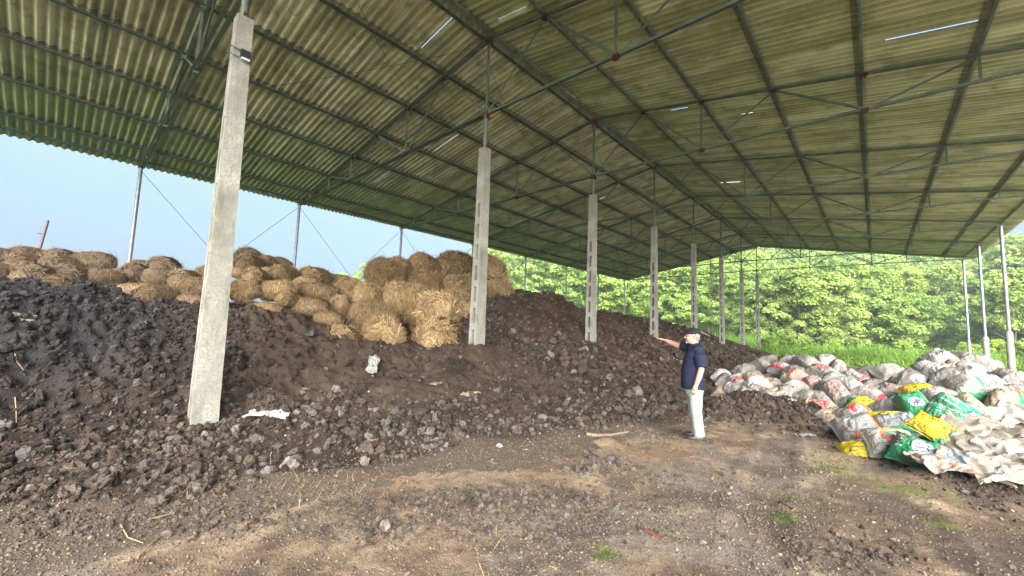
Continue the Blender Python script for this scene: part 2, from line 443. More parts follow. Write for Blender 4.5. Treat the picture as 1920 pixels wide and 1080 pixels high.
def sack_mesh(seed, L, W, T, prints=(), flat=False, crumple=1.0):
    rg = np.random.default_rng(seed)
    nu, nv = 47, 31
    u, v = np.meshgrid(np.linspace(-1, 1, nu), np.linspace(-1, 1, nv))
    cu, cv = np.sign(u) * np.abs(u) ** .85, np.sign(v) * np.abs(v) ** .85
    x = L / 2 * cu * (1 - .07 * (1 - v * v)); y = W / 2 * cv * (1 - .10 * (1 - u * u) + .03 * np.sin(u * 3 + seed))
    if flat:                                                          # an emptied sack: ragged outline, lies in folds
        x = x + .10 * (fbm(u * 1.5 + seed, v * 1.5, 2, seed) - .5); y = y + .14 * (fbm(u * 1.7, v * 1.7 + seed, 2, seed + 1) - .5)
    f = (np.clip(1 - np.abs(u) ** 3.0, 0, 1) * np.clip(1 - np.abs(v) ** 2.6, 0, 1)) ** .52
    sh = 1 + .55 * (fbm(u * 1.1 + seed, v * 1.1, 2, seed + 2) - .5)         # uneven filling
    fold = 0
    ph = rg.uniform(0, 6, 4)
    ends = np.exp(-(1 - np.abs(u)) / .26)
    fold = fold + .016 * np.sin(v * rg.uniform(7, 11) + ph[0] + 1.5 * fbm(u * 2, v * 2, 2, seed + 4)) * ends
    side = np.exp(-(1 - np.abs(v)) / .25)
    fold = fold + .010 * np.sin(u * rg.uniform(9, 14) + ph[1]) * side
    wx = u * 2.0 + 1.2 * (fbm(u * 1.5, v * 1.5, 2, seed + 5) - .5); wy = v * 1.4 + 1.2 * (fbm(u * 1.5 + 9, v * 1.5, 2, seed + 6) - .5)
    ca, sa = math.cos(ph[2]), math.sin(ph[2])
    r1 = 1 - np.abs(fbm((wx * ca + wy * sa) * 1.0 + seed, (-wx * sa + wy * ca) * 2.6, 2, seed + 7) - .5) * 4
    r2 = 1 - np.abs(fbm(wx * 3.1 + seed, wy * 3.1, 2, seed + 8) - .5) * 4
    fold = fold + (.020 * r1 + .012 * r2) * (crumple if not flat else .25)
    zt = T * .62 * f * sh + fold * np.sqrt(np.clip(f, 0, 1)) ; zb = -T * .38 * f
    k1, k2, tw = rg.normal(.12, .16), rg.normal(.10, .18), rg.normal(0, .10)
    bend = -k1 * x * x - k2 * y * y + tw * x * y * 2 + .05 * (fbm(u + seed, v, 2, seed + 10) - .5)
    if flat: bend = bend + .10 * (fbm(u * 1.6 + seed, v * 1.6, 2, seed + 11) - .5); r3 = 1 - np.abs(fbm((wx * .8 + wy * .5) * 1.3, (wy - wx * .4) * .6, 1, seed + 13) - .5) * 5; bend = bend + .045 * np.clip(r3, -.3, 1) ** 2
    zt = zt + bend; zb = zb + bend
    Gt = np.stack([x, y, zt], -1)
    i = np.arange(nu * nv).reshape(nv, nu)
    Vt = Gt.reshape(-1, 3); Vb = np.stack([x, y, zb], -1).reshape(-1, 3)
    q4 = np.stack([i[:-1, :-1], i[:-1, 1:], i[1:, 1:], i[1:, :-1]], -1).reshape(-1, 4)
    border = np.concatenate([i[0, :], i[1:, -1], i[-1, -2::-1], i[-2:0:-1, 0]])
    jb = border + nu * nv
    rim = np.stack([border, np.roll(border, -1), np.roll(jb, -1), jb], -1)
    Vs, Qs, Ts, mq, mt = [Vt, Vb], [q4, q4[:, ::-1] + nu * nv, rim[:, ::-1]], [], [0] * (2 * len(q4) + len(rim)), []
    n = 2 * nu * nv
    du = np.gradient(Gt, axis=1); dv = np.gradient(Gt, axis=0); NN = np.cross(du, dv); NN /= np.linalg.norm(NN, axis=-1)[..., None] + 1e-9
    def S(uu, vv, lift):
        a = np.clip((uu + 1) / 2 * (nu - 1), 0, nu - 1.001); b_ = np.clip((vv + 1) / 2 * (nv - 1), 0, nv - 1.001)
        i0, j0 = a.astype(int), b_.astype(int); s, t = (a - i0)[:, None], (b_ - j0)[:, None]
        def bl(A): return (A[j0, i0] * (1 - s) + A[j0, i0 + 1] * s) * (1 - t) + (A[j0 + 1, i0] * (1 - s) + A[j0 + 1, i0 + 1] * s) * t
        return bl(Gt) + bl(NN) * lift
    lift = .0035
    for pr in prints:
        kind, mname = pr[0], pr[1]
        if kind == 'rect':
            u0, u1, v0, v1 = pr[2:6]; a, b_ = 26, 22
            uu, vv = np.meshgrid(np.linspace(u0, u1, a), np.linspace(v0, v1, b_))
            i_ = np.arange(a * b_).reshape(b_, a); F = np.stack([i_[:-1, :-1], i_[:-1, 1:], i_[1:, 1:], i_[1:, :-1]], -1).reshape(-1, 4)
            Vs.append(S(uu.ravel(), vv.ravel(), lift)); Qs.append(F + n); mq += [MAT_I[mname]] * len(F); n += a * b_
        elif kind == 'ring':
            uc, vc, r0, r1_, a0, a1 = pr[2:8]; ta = np.linspace(R(a0), R(a1), 30); m_ = 6
            uu = np.concatenate([uc + (r0 + (r1_ - r0) * k / m_) * np.cos(ta) for k in range(m_ + 1)]); vv = np.concatenate([vc + (r0 + (r1_ - r0) * k / m_) * np.sin(ta) * L / W for k in range(m_ + 1)])
            F = np.array([(k * 30 + j, (k + 1) * 30 + j, (k + 1) * 30 + j + 1, k * 30 + j + 1) for k in range(m_) for j in range(29)])
            Vs.append(S(uu, vv, lift + .0015)); Qs.append(F + n); mq += [MAT_I[mname]] * len(F); n += len(uu)
        elif kind == 'text':
            s, uc, vc, hgt, rot = pr[2:7]; V2, T2 = text_shape(s); lf = lift + (.004 if len(pr) > 7 else .0025)
            c_, s_ = math.cos(R(rot)), math.sin(R(rot)); xx = (V2[:, 0] * c_ - V2[:, 1] * s_) * hgt; yy = (V2[:, 0] * s_ + V2[:, 1] * c_) * hgt
            Vs.append(S(uc + xx * 2 / L, vc + yy * 2 / W, lf)); Ts.append(T2 + n); mt += [MAT_I[mname]] * len(T2); n += len(V2)
        elif kind == 'lines':                                         # rows of small unreadable print
            u0, u1, v0, v1, rows, hh = pr[2:8]
            for r_ in range(rows):
                vv0 = v0 + (v1 - v0) * (r_ + .5) / rows; uu0 = u0 + rg.uniform(0, .1)
                while uu0 < u1 - .06:
                    w_ = rg.uniform(.03, .13); ue = min(uu0 + w_, u1)
                    us = np.linspace(uu0, ue, 4); uu = np.concatenate([us, us]); vv = np.concatenate([np.full(4, vv0 - hh), np.full(4, vv0 + hh)])
                    F = np.array([(k, k + 1, k + 5, k + 4) for k in range(3)])
                    Vs.append(S(uu, vv, lift + .003)); Qs.append(F + n); mq += [MAT_I[mname]] * 3; n += 8
                    uu0 = ue + rg.uniform(.015, .04)
                    if rg.random() < .07: break
        elif kind == 'wave':
            uc, vc, ln, th = pr[2:6]; t = np.linspace(-1, 1, 16)
            uu = uc + t * ln; vw = vc + .07 * np.sin(t * 2.6 + .4)
            F = np.array([(k, k + 1, k + 17, k + 16) for k in range(15)])
            Vs.append(S(np.concatenate([uu, uu]), np.concatenate([vw - th, vw + th]), lift + .003)); Qs.append(F + n); mq += [MAT_I[mname]] * 15; n += 32
    Fs = [np.concatenate(Qs)] + ([np.concatenate(Ts)] if Ts else [])
    me = mesh_np('sack', np.concatenate(Vs), Fs, True)
    mi = np.array(mq, np.int32); mi = np.concatenate([np.array(mt0, np.int32) for mt0 in ([0] * 0,)] + [mi]) if False else mi
    full = np.concatenate([np.array([0] * 0, np.int32), np.array(mq, np.int32), np.array(mt, np.int32)])
    if len(full) == len(me.polygons): me.polygons.foreach_set('material_index', full)
    for m_ in MAT_ORDER: me.materials.append(m_)
    return me
EMB = [('ring', 'white', .12, .0, .0, .30, 0, 360), ('text', 'ink', 'K', .12, .42, .055, 0), ('wave', 'navy', .10, .14, .16, .035), ('wave', 'navy', .12, -.04, .17, .035), ('wave', 'navy', .14, -.22, .16, .035)]
STY = {
 'w': ((.56, .55, .53), []), 'g': ((.40, .39, .37), []), 'b': ((.44, .37, .29), [('rect', 'brown', -.5, .1, -.5, .4)]), 'd': ((.28, .26, .23), []), 'pw': ((.66, .66, .67), []),
 'wr': ((.54, .52, .51), [('rect', 'red', .62, .82, -.93, .93)]), 'wr2': ((.54, .51, .50), [('rect', 'red', -.80, -.60, -.93, .93), ('lines', 'palered', -.3, .5, -.5, .5, 5, .03)]),
 'ssf': ((.52, .51, .49), [('text', 'red', 'SSF', .05, .05, .17, 0), ('lines', 'palered', -.6, .6, -.75, -.45, 2, .03)]), 'ssv': ((.50, .48, .45), [('text', 'red', 'SSF', .0, .0, .15, 90)]),
 'ssr': ((.58, .58, .59), [('text', 'red', 'SSF', .0, .25, .17, 0), ('rect', 'red', -.9, .9, -.82, -.5)]),
 'or': ((.50, .42, .34), [('rect', 'brown', -.7, -.1, -.7, .7), ('text', 'red', 'SSF', .1, .0, .14, 0)]),
 'st': ((.50, .45, .40), [('rect', 'palered', -.7, .7, v - .05, v + .05) for v in (-.66, -.4, -.14, .12, .38, .64)]),
 'rp': ((.52, .49, .47), [('rect', 'red', .45, .85, -.2, .5)]), 'pk': ((.54, .47, .45), [('rect', 'red', .70, .88, -.9, .6)]),
 'lil': ((.47, .44, .44), [('rect', 'brown', -.2, .5, .2, .7)]),
 'gr': ((.012, .24, .10), EMB + [('text', 'white', 'NPK', -.58, .1, .07, 90)]),
 'gt': ((.014, .27, .125), [('rect', 'white', -.95, -.72, -.9, .9), ('rect', 'orange', -.30, .0, -.62, -.45), ('lines', 'white', -.5, .6, -.1, .75, 5, .035)]),
 'gw': ((.44, .45, .46), [('lines', 'slate', -.75, .75, -.1, .8, 7, .03), ('rect', 'green', -.96, .96, -.93, -.45)]),
 'gs': ((.40, .40, .39), [('rect', 'green', .30, .96, -.95, .95), ('rect', 'white', .42, .54, -.95, .95), ('rect', 'green', -.9, .3, -.95, -.62)]),
 'ye': ((.66, .54, .012), [('lines', 'ink', -.85, -.1, .25, .9, 6, .020), ('lines', 'ink', .0, .85, .1, .9, 9, .018), ('lines', 'ink', -.85, .0, -.85, .1, 9, .018), ('lines', 'ink', .1, .85, -.85, -.05, 8, .018), ('rect', 'ink', -.92, .92, -.955, -.925)]),
 'yp': ((.62, .50, .012), [('lines', 'ink', -.6, .6, -.3, .5, 3, .03)]),
 'wo': ((.50, .51, .54), [('rect', 'orange', .66, .95, -.95, .95), ('lines', 'slate', -.5, .5, -.4, .8, 6, .025), ('rect', 'orange', -.3, .66, -.95, -.72)]),
 'wog': ((.54, .52, .46), [('ring', 'orange', 0, 0, .40, .53, -55, 40), ('ring', 'orange', 0, 0, .40, .53, 70, 165), ('ring', 'green', 0, 0, .22, .33, 20, 170), ('rect', 'palered', -.5, .4, -.35, -.12), ('lines', 'red', -.5, .4, -.1, .15, 2, .04), ('rect', 'green', -.5, .1, -.75, -.55)]),
 'wop': ((.52, .49, .45), [('ring', 'orange', .2, 0, .30, .45, -60, 60), ('ring', 'red', .2, 0, .30, .45, 110, 200), ('rect', 'red', -.4, -.1, -.2, .5), ('rect', 'slate', .1, .3, -.2, .2)]),
 'wg': ((.45, .44, .40), [('rect', 'green', -.2, .95, -.95, -.30), ('rect', 'yellow', .5, .7, -.3, .7)]),
 'wp': ((.50, .48, .45), [('lines', 'palered', -.6, .6, -.3, .5, 4, .05)]),
 'sh': ((.56, .53, .47), []), 'shd': ((.42, .375, .30), []), 'shg': ((.46, .42, .36), [('rect', 'green', -.95, .2, -.95, -.70)]),
 'shp': ((.54, .48, .40), [('rect', 'pink', -.92, .92, -.92, -.66), ('rect', 'slate', -.7, -.1, -.45, .55), ('rect', 'pink', .25, .75, -.2, .35)]),
 'gf': ((.016, .22, .10), [('rect', 'white', -.4, .3, -.3, .4), ('rect', 'orange', .3, .5, -.6, .6)]),
}
LH, MH, RH, FH = 'white sacks of the left sack heap', 'grey sacks between the two sack heaps', 'white sacks of the right sack heap', 'printed sacks at the front of the heap'
def z7(x, y): return 1330 + x / 6.0, 650 + y / 6.0
def z3(x, y): return 1300 + x / 3.097, 620 + y / 3.097
# (zoom, x, y, apparent length, angle in the picture, style, group, label, lift)
SK = [
 (7, 130, 360, 200, 40, 'pw', LH, 'thin white sack tilted up at the far left end of the heap', .05),
 (7, 170, 410, 160, 75, 'g', LH, 'folded grey sack right beside the leftmost thin white one', .02),
 (7, 320, 440, 230, -55, 'ssv', LH, 'standing sack with red letters near the left end of the heap', .06),
 (7, 400, 275, 230, 15, 'g', LH, 'plain grey sack above the standing sack with red letters', .02),
 (7, 500, 375, 240, 18, 'b', LH, 'orange stained sack right of the standing sack with red letters', .05),
 (7, 560, 265, 240, 10, 'g', LH, 'dusty grey sack on top left of the sack with letters over a red band', .03),
 (7, 660, 180, 170, 8, 'd', LH, 'dark grey sack on the crest at the foot of the farthest pillar', .02),
 (7, 800, 290, 240, -12, 'ssr', LH, 'clean white sack with red letters over a red band, on the upper heap', .10),
 (7, 880, 185, 190, -15, 'g', LH, 'grey sack on the crest behind the clean white lettered one', .03),
 (7, 1080, 225, 270, -10, 'g', LH, 'long grey sack on the crest in the middle of the heap', .04),
 (7, 1320, 200, 210, 6, 'wr', LH, 'white sack with a red band on the crest, third from the right end', .05),
 (7, 1450, 290, 200, 100, 'w', LH, 'sack standing upright at the right end of the crest', .04),
 (7, 970, 310, 190, 0, 'd', LH, 'brownish sack in the shade left of the long white lettered one', .0),
 (7, 960, 400, 260, 35, 'or', LH, 'rust stained sack with a red print in the middle of the heap', .09),
 (7, 1260, 330, 370, -10, 'ssf', LH, 'long white sack with large red letters on the upper right of the heap', .10),
 (7, 1640, 385, 230, -30, 'wr', LH, 'white sack with a red band sliding down the right end of the heap', .05),
 (7, 150, 550, 170, -25, 'b', LH, 'torn beige sack at the bottom left corner of the heap', .02),
 (7, 290, 550, 200, -28, 'lil', LH, 'pinkish grey sack below the standing sack with red letters', .03),
 (7, 290, 630, 200, 12, 'w', LH, 'white sack lying lowest at the left, touching the dark mound', .02),
 (7, 440, 650, 210, -15, 'lil', LH, 'lilac grey sack low on the heap left of the big round one', .04),
 (7, 560, 560, 190, -20, 'rp', LH, 'sack with a small red patch above the lilac grey one', .05),
 (7, 700, 470, 240, 10, 'b', LH, 'brown stained sack in the middle left of the heap', .04),
 (7, 540, 495, 150, 30, 'pw', LH, 'small crumpled white sack between two brown stained ones', .05),
 (7, 960, 500, 260, 12, 'rp', LH, 'grey sack with a red patch under the rust stained one', .08),
 (7, 1180, 475, 210, -50, 'st', LH, 'striped folded sack right of the rust stained one', .09),
 (7, 720, 650, 300, 10, 'lil', LH, 'big round greyish sack low in the middle of the heap', .08),
 (7, 965, 750, 310, -22, 'wr2', LH, 'flat white sack with a red band across its left end, at the toe', .06),
 (7, 1110, 640, 220, -35, 'g', LH, 'plain grey sack above the flat white red banded one', .05),
 (7, 1180, 580, 170, -5, 'w', LH, 'small white sack over the plain grey one', .03),
 (7, 1270, 670, 190, -45, 'g', LH, 'narrow grey sack left of the big striped one', .03),
 (7, 1450, 610, 340, -50, 'st', LH, 'big sack with faded red stripes spreading like a fan', .13),
 (7, 1420, 430, 260, -5, 'w', LH, 'plain white sack under the long lettered one', .06),
 (7, 1570, 500, 210, -25, 'pw', LH, 'crumpled bright white sack at the right of the heap', .05),
 (7, 1230, 775, 330, -12, 'or', LH, 'orange and white printed sack at the toe below the narrow grey one', .08),
 (7, 1360, 825, 230, 10, 'b', LH, 'brown stained sack lying lowest at the toe', .04),
 (7, 860, 590, 170, -20, 'g', LH, 'grey sack pressed between the big round one and the red patched one', .02),
 (7, 1350, 520, 200, -25, 'g', LH, 'grey sack half under the big striped one', .0),
 (7, 1780, 620, 290, -18, 'pk', MH, 'plump pinkish white sack with a red end right of the crumpled one', .10),
 (7, 1640, 700, 210, -35, 'wg', FH, 'small green and white sack under the plump pinkish one', .04),
 (7, 1650, 835, 280, 12, 'wop', FH, 'sack with red and orange print at the toe between white and coloured sacks', .08),
 (7, 1800, 750, 150, -30, 'yp', FH, 'scrap of a yellow sack beside the small green and white one', .03),
 (3, 945, 610, 215, 10, 'wo', FH, 'plump white sack with an orange end, first of the coloured ones from the left', .12),
 (3, 985, 676, 150, -8, 'yp', FH, 'yellow sack squeezed under the plump white one with an orange end', -.14),
 (3, 1120, 555, 230, 2, 'yp', FH, 'yellow sack lying behind the plump white orange ended one', .05),
 (3, 1180, 592, 260, 6, 'gw', FH, 'grey sack with rows of small print over a green edge', .09),
 (3, 1140, 690, 235, -6, 'wog', FH, 'white sack with curved orange bands and green print at the front', .12),
 (3, 1315, 735, 300, -22, 'gr', FH, 'green sack with a white disc at the front, under the big yellow one', .08),
 (3, 1425, 680, 400, -32, 'ye', FH, 'big flat yellow sack covered in black print', .25),
 (3, 1185, 485, 290, 8, 'gs', FH, 'grey sack with a striped green end behind the yellow ones', .11),
 (3, 1300, 510, 230, -55, 'gr', FH, 'green sack with a white disc standing behind the big yellow one', .13),
 (3, 1320, 390, 210, 6, 'yp', FH, 'plump yellow sack higher up behind the green ones', .10),
 (3, 1480, 545, 270, -22, 'gt', FH, 'green sack with pale print right of the standing one with a white disc', .10),
 (3, 1500, 470, 250, -30, 'gt', FH, 'faded green and white sack behind the green one with pale print', .08),
 (3, 1415, 425, 190, -12, 'wp', FH, 'white sack with worn red print right of the plump yellow one', .06),
 (3, 1590, 375, 290, -4, 'gs', FH, 'flattened white and green sack under the long white swollen one', .03),
 (3, 1710, 415, 320, 8, 'wp', FH, 'dirty white sack with dark red lettering, long and flattened', .08),
 (3, 1860, 450, 210, 10, 'gf', FH, 'green sack with white and orange fields at the right photo edge', .10),
 (3, 1790, 450, 150, 60, 'b', FH, 'beige sack half under the green one at the right photo edge', .04),
 (3, 1600, 470, 160, -40, 'b', FH, 'cream sack folded right of the faded green and white one', .04),
 (3, 1545, 338, 340, -3, 'w', MH, 'long swollen white sack lying across the middle', .12),
 (3, 1280, 332, 190, -4, 'w', MH, 'plump white sack above the upper yellow one', .08),
 (3, 1200, 330, 120, 10, 'd', MH, 'dark soiled sack left of the plump white one', .02),
 (3, 1130, 262, 160, 2, 'g', MH, 'lone grey sack at the back over the dark soil', .06),
 (3, 1040, 345, 190, 8, 'd', MH, 'dirty grey sack at the left under the dark soil pocket', .06),
 (3, 1010, 262, 120, 20, 'd', MH, 'ragged dirty sack at the back left of the lone grey one', .02),
 (3, 1165, 392, 170, -15, 'wp', MH, 'crumpled sack with bits of red print left of the upper yellow one', .08),
 (3, 1100, 385, 130, 10, 'pk', MH, 'pinkish sack between the plump pinkish white and the crumpled one', .03),
 (3, 1285, 285, 150, -18, 'g', MH, 'grey sack sagging below the peak of the right heap', .03),
 (3, 1420, 192, 170, 25, 'w', RH, 'big round sack on the very peak of the right heap', .12),
 (3, 1355, 258, 150, 12, 'w', RH, 'swollen dirty white sack under the round peak one, left of a pair', .07),
 (3, 1440, 278, 160, -10, 'w', RH, 'swollen dirty white sack under the round peak one, right of a pair', .07),
 (3, 1550, 176, 190, 0, 'd', RH, 'dark dirty sack at the back beside the round peak one', .04),
 (3, 1655, 232, 260, -12, 'wp', RH, 'big white sack with smudged pink print on the right heap', .12),
 (3, 1590, 255, 150, 60, 'w', RH, 'peaked cream sack left of the one with smudged pink print', .07),
 (3, 1540, 215, 110, 0, 'b', RH, 'small beige sack in the gap right of the peak', .03),
 (3, 1720, 215, 110, 5, 'd', RH, 'small dark sack behind the one with smudged pink print', .02),
 (3, 1790, 275, 160, -8, 'd', RH, 'soiled sack beside the foot of the thick sleeved post', .03),
 (3, 1870, 295, 180, 5, 'g', RH, 'soiled grey sack at the right photo edge by the thick post', .05),
 (3, 1800, 345, 220, -5, 'd', RH, 'muddy flattened sack under the soiled ones at the right', .02),
 (3, 1660, 320, 240, -14, 'g', RH, 'grey muddy sack right of the long swollen white one', .03),
 (3, 1880, 375, 190, 0, 'd', RH, 'muddy sack above the green one at the right photo edge', .02),
 (3, 1600, 310, 190, -12, 'd', RH, 'muddy sack wedged under the peaked cream one', .0),
 (3, 1700, 365, 220, 4, 'g', RH, 'dull grey sack behind the long one with dark red lettering', .02),
]
SH_ = [
 (3, 1860, 520, 300, -18, 'sh', 'emptied dirty white sack spread below the green one at the right edge'),
 (3, 1560, 600, 230, 50, 'shd', 'muddy brown emptied sack folded beside the green one with pale print'),
 (3, 1700, 560, 240, -12, 'sh', 'crumpled emptied sack with a torn corner behind the wide stained one'),
 (3, 1790, 640, 360, -6, 'shd', 'wide stained emptied sack with a curved hem'),
 (3, 1680, 710, 320, -20, 'sh', 'emptied white sack right of the big yellow one'),
 (3, 1590, 745, 230, -45, 'shg', 'emptied sack with a green border under the big yellow one'),
 (3, 1850, 740, 260, -10, 'sh', 'emptied pale sack above the printed ones at the right edge'),
 (3, 1420, 825, 210, -35, 'shp', 'crumpled pinkish sack at the toe left of the long printed one'),
 (3, 1640, 860, 400, -16, 'shp', 'long emptied sack with faded pink and slate print at the toe'),
 (3, 1820, 830, 300, -8, 'shp', 'emptied printed sack above the hem of the lowest one'),
 (3, 1850, 920, 340, -6, 'shp', 'lowest emptied printed sack at the bottom right edge'),
]
FAT = {i for i, k in enumerate(SK) if any(w in k[7] for w in ('big round', 'swollen', 'big white'))}
def place_sack(i, px, py, apx, ang, sty, lift, flat):
    p, D, tau = sack_point(px, py)
    v = p - CAM; v /= np.linalg.norm(v)
    hv = np.array((v[0], v[1], 0)); hv /= np.linalg.norm(hv)
    slope = .62 if tau < .45 else .26
    if flat: slope = .34
    elif sty in ('ye', 'gr', 'wog', 'wo', 'gw', 'gt'): slope = .95
    nrm = -hv * slope + np.array((0, 0, 1.0)); rb_ = random.Random(i * 7 + 1)
    nrm = nrm + np.array((rb_.gauss(0, .22), rb_.gauss(0, .22), 0)) * (.5 if flat else 1) - hv * (.14 if not flat else 0); nrm /= np.linalg.norm(nrm)
    d = RV * math.cos(R(ang)) + UV * math.sin(R(ang))
    d3 = d - v * (d @ nrm) / (v @ nrm)
    stretch = np.linalg.norm(d3)
    L = np.clip(apx * D / FPX * min(stretch, 1.6), .62, (1.3 if sty == 'ye' else 1.12) if not flat else 1.5)
    d3 /= stretch
    yv = np.cross(nrm, d3)
    L = L * (.93 if not flat else 1)
    Wd = (L * .60 if not flat else L * .62); Wd = max(Wd, .42); Tt = (rb_.uniform(.34, .46) if not flat else .035)
    if not flat: lift += rb_.uniform(-.03, .05)
    if not flat and tau > .75: Tt *= 1.25
    if sty == 'ye': Wd, Tt = L * .62, .13
    if i in FAT: Tt, Wd = .52, max(Wd, .66)
    M = Matrix(((d3[0], yv[0], nrm[0], 0), (d3[1], yv[1], nrm[1], 0), (d3[2], yv[2], nrm[2], 0), (0, 0, 0, 1)))
    q_ = p - v * .02 + np.array((0, 0, lift - (.05 if not flat else -.03)))
    M.translation = Vector(q_)
    return M, L, Wd, Tt, q_
SACKS = []
for i, (zf, x, y, apx, ang, sty, grp, lab, lift) in enumerate(SK):
    px, py = (z7 if zf == 7 else z3)(x, y); M, L, Wd, Tt, q_ = place_sack(i, px, py, apx / (6.0 if zf == 7 else 3.097), ang, sty, lift, False)
    SACKS.append((i, M, L, Wd, Tt, sty, grp, lab, False, lift)); SACK_BUMPS.append((q_[0], q_[1], q_[2] - .02))
for i, (zf, x, y, apx, ang, sty, lab) in enumerate(SH_):
    px, py = z3(x, y); M, L, Wd, Tt, q_ = place_sack(i + 300, px, py, apx / 3.097, ang, sty, .07 + .004 * i, True)
    SACKS.append((i + 300, M, L, Wd, Tt, sty, 'emptied sacks spread at the right', lab, True, 0)); SACK_BUMPS.append((q_[0], q_[1], q_[2] + .04))
def build_sacks():
    for i, M, L, Wd, Tt, sty, grp, lab, flat, lift in SACKS:
        colr, prints = STY[sty]
        me = sack_mesh(500 + i, L, Wd, Tt, prints, flat, 1.0 if not flat else 1.5)
        if flat: me.materials[0] = M_SHEET
        o = bpy.data.objects.new('empty_sack' if flat else 'sack', me); col.objects.link(o); o.matrix_world = M
        k = random.Random(i).uniform(.41, .63) if sty not in ('gr', 'gt', 'gf', 'ye', 'yp') else .95
        o.color = (min(1, colr[0] * k), min(1, colr[1] * k), min(1, colr[2] * k), 1)
        tag(o, lab, 'sack', grp)

# ---------------------------------------------------------------- ground
_tl = np.array([at_z(px, py, 0)[0][:2] for px, py in ((-200, 985), (0, 962), (350, 940), (500, 905), (700, 885), (900, 832), (1100, 812), (1280, 790))])
def toe_lim(X, Y):
    return np.interp(Y, _tl[:, 1], _tl[:, 0]) - X          # > 0 on the heap side
def lerp(a, b, t): return a + (b - a) * t[:, None]
def blend(c, colr, m): return c * (1 - m[:, None]) + np.array(colr) * m[:, None]
def px_blob(P, px, py, rx, ry):
    c, D = at_z(px, py, 0.0)
    return np.exp(-(((P[:, 0] - c[0]) / rx) ** 2 + ((P[:, 1] - c[1]) / ry) ** 2))
V, F = sheet(axis([(-165, -60, 15), (-60, -22, 3), (-22, -6.6, .4), (-6.6, 2.6, .028), (2.6, 8, .15), (8, 40, 2), (40, 145, 15)]),
             axis([(-55, -20, 7), (-20, -.4, .8), (-.4, 9.5, .028), (9.5, 20, .10), (20, 50, .8), (50, 195, 8)]), ground_h)
me = mesh_np('ground', V, F, True)
x, y = V[:, 0], V[:, 1]
big = fbm(x * .7, y * .7, 3, 11); mid = fbm(x * 2.3, y * 2.3, 4, 12); fine = fbm(x * 9, y * 9, 3, 13); vf = fbm(x * 30, y * 30, 2, 14)
c = lerp(np.tile((.125, .088, .062), (len(V), 1)), np.array((.225, .163, .112)), sstep(.38, .66, mid * .6 + fine * .4))
c = blend(c, (.20, .172, .150), sstep(.52, .64, big) * .6)                       # grey gravelly crust
c = blend(c, (.32, .245, .160), sstep(.54, .68, fbm(x * 3.3 + 9, y * 1.5, 4, 15)) * .8)   # pale dry patches
c = blend(c, (.085, .065, .054), sstep(.56, .70, fbm(x * 1.7, y * 1.7 + 4, 4, 16)) * .75)  # damp dark soil
for a in ((1330, 830, .55, .35), (1240, 850, .5, .35), (960, 590 + 270, .5, .3), (720, 905, .35, .25), (420, 890, .4, .2)):
    c = blend(c, (.23, .125, .055), px_blob(V, *a) * sstep(.42, .6, mid) * .8)        # rusty stain
for a in ((1150, 860, .8, .35), (900, 900, .9, .4), (640, 1010, .5, .2)):
    c = blend(c, (.27, .21, .140), px_blob(V, *a) * sstep(.42, .58, fbm(x * 6, y * 4, 4, 19)) * .85)
for a in ((1565, 878, .22, .22), (1590, 890, .25, .12), (1470, 975, .11, .08), (1140, 1045, .14, .09), (1360, 890, .25, .10), (1500, 940, .30, .10), (1690, 920, .5, .12), (1760, 985, .2, .08), (1250, 1010, .12, .06)):
    c = blend(c, (.11, .135, .028), px_blob(V, *a) * sstep(.36, .56, fine) * .9)      # moss
dark = np.zeros(len(V)); toe = sstep(-.35, .30, toe_lim(x, y) + .9 * (mid - .5) + .5 * (fine - .5)) * sstep(.1, 1.2, 9.5 - y)
c = blend(c, (.070, .056, .047), toe * .9)
for mx, my, sx, sy, a in MOUNDS[:8]:
    dark = np.maximum(dark, np.exp(-(((x - mx) / (sx * 1.35)) ** 2 + ((y - my) / (sy * 1.35)) ** 2) ** 1.5))
c = blend(c, (.060, .045, .036), sstep(.2, .6, dark) * .92)
c = c * (0.92 + 0.64 * vf)[:, None]
out = np.maximum(sstep(4.6, 6.5, x + 1.2 * (mid - .5)), sstep(29, 34, y + 0.35 * x + 3 * (big - .5)))
out = np.maximum(out, sstep(-19, -22, x))
out = np.maximum(out, sstep(-9, -14, y))
g = lerp(np.tile((.060, .115, .018), (len(V), 1)), np.array((.12, .19, .030)), mid)
bounce_yard = sstep(4.8, 6.0, x) * sstep(27, 22, y - .2 * x) * sstep(60, 30, x)  # unseen pale ground, added to bounce light up under the roof
g = blend(g, (.50, .46, .38), bounce_yard * .9)
c = c * (1 - out[:, None]) + g * out[:, None]
attr_c(me, 'tint', c)
m, nt, b = new_mat('soil_ground')
a = attr_node(nt, 'tint')
sp = noise_tex(nt, 85, 3, .7)
cc = mixc(nt, 1.0, a.outputs['Color'], ramp(nt, [(.30, (.55, .55, .55)), (.55, (1, 1, 1)), (.70, (1.25, 1.22, 1.18)), (.76, (2.0, 1.9, 1.75))], sp), 'MULTIPLY')
nt.links.new(cc, b.inputs['Base Color'])
b.inputs['Roughness'].default_value = .95
b.inputs['Specular IOR Level'].default_value = .15
bump(nt, b, noise_tex(nt, 34, 6, .75), 1.0, .035)
M_GROUND = m
tag(obj('ground', me, m), kind='structure')

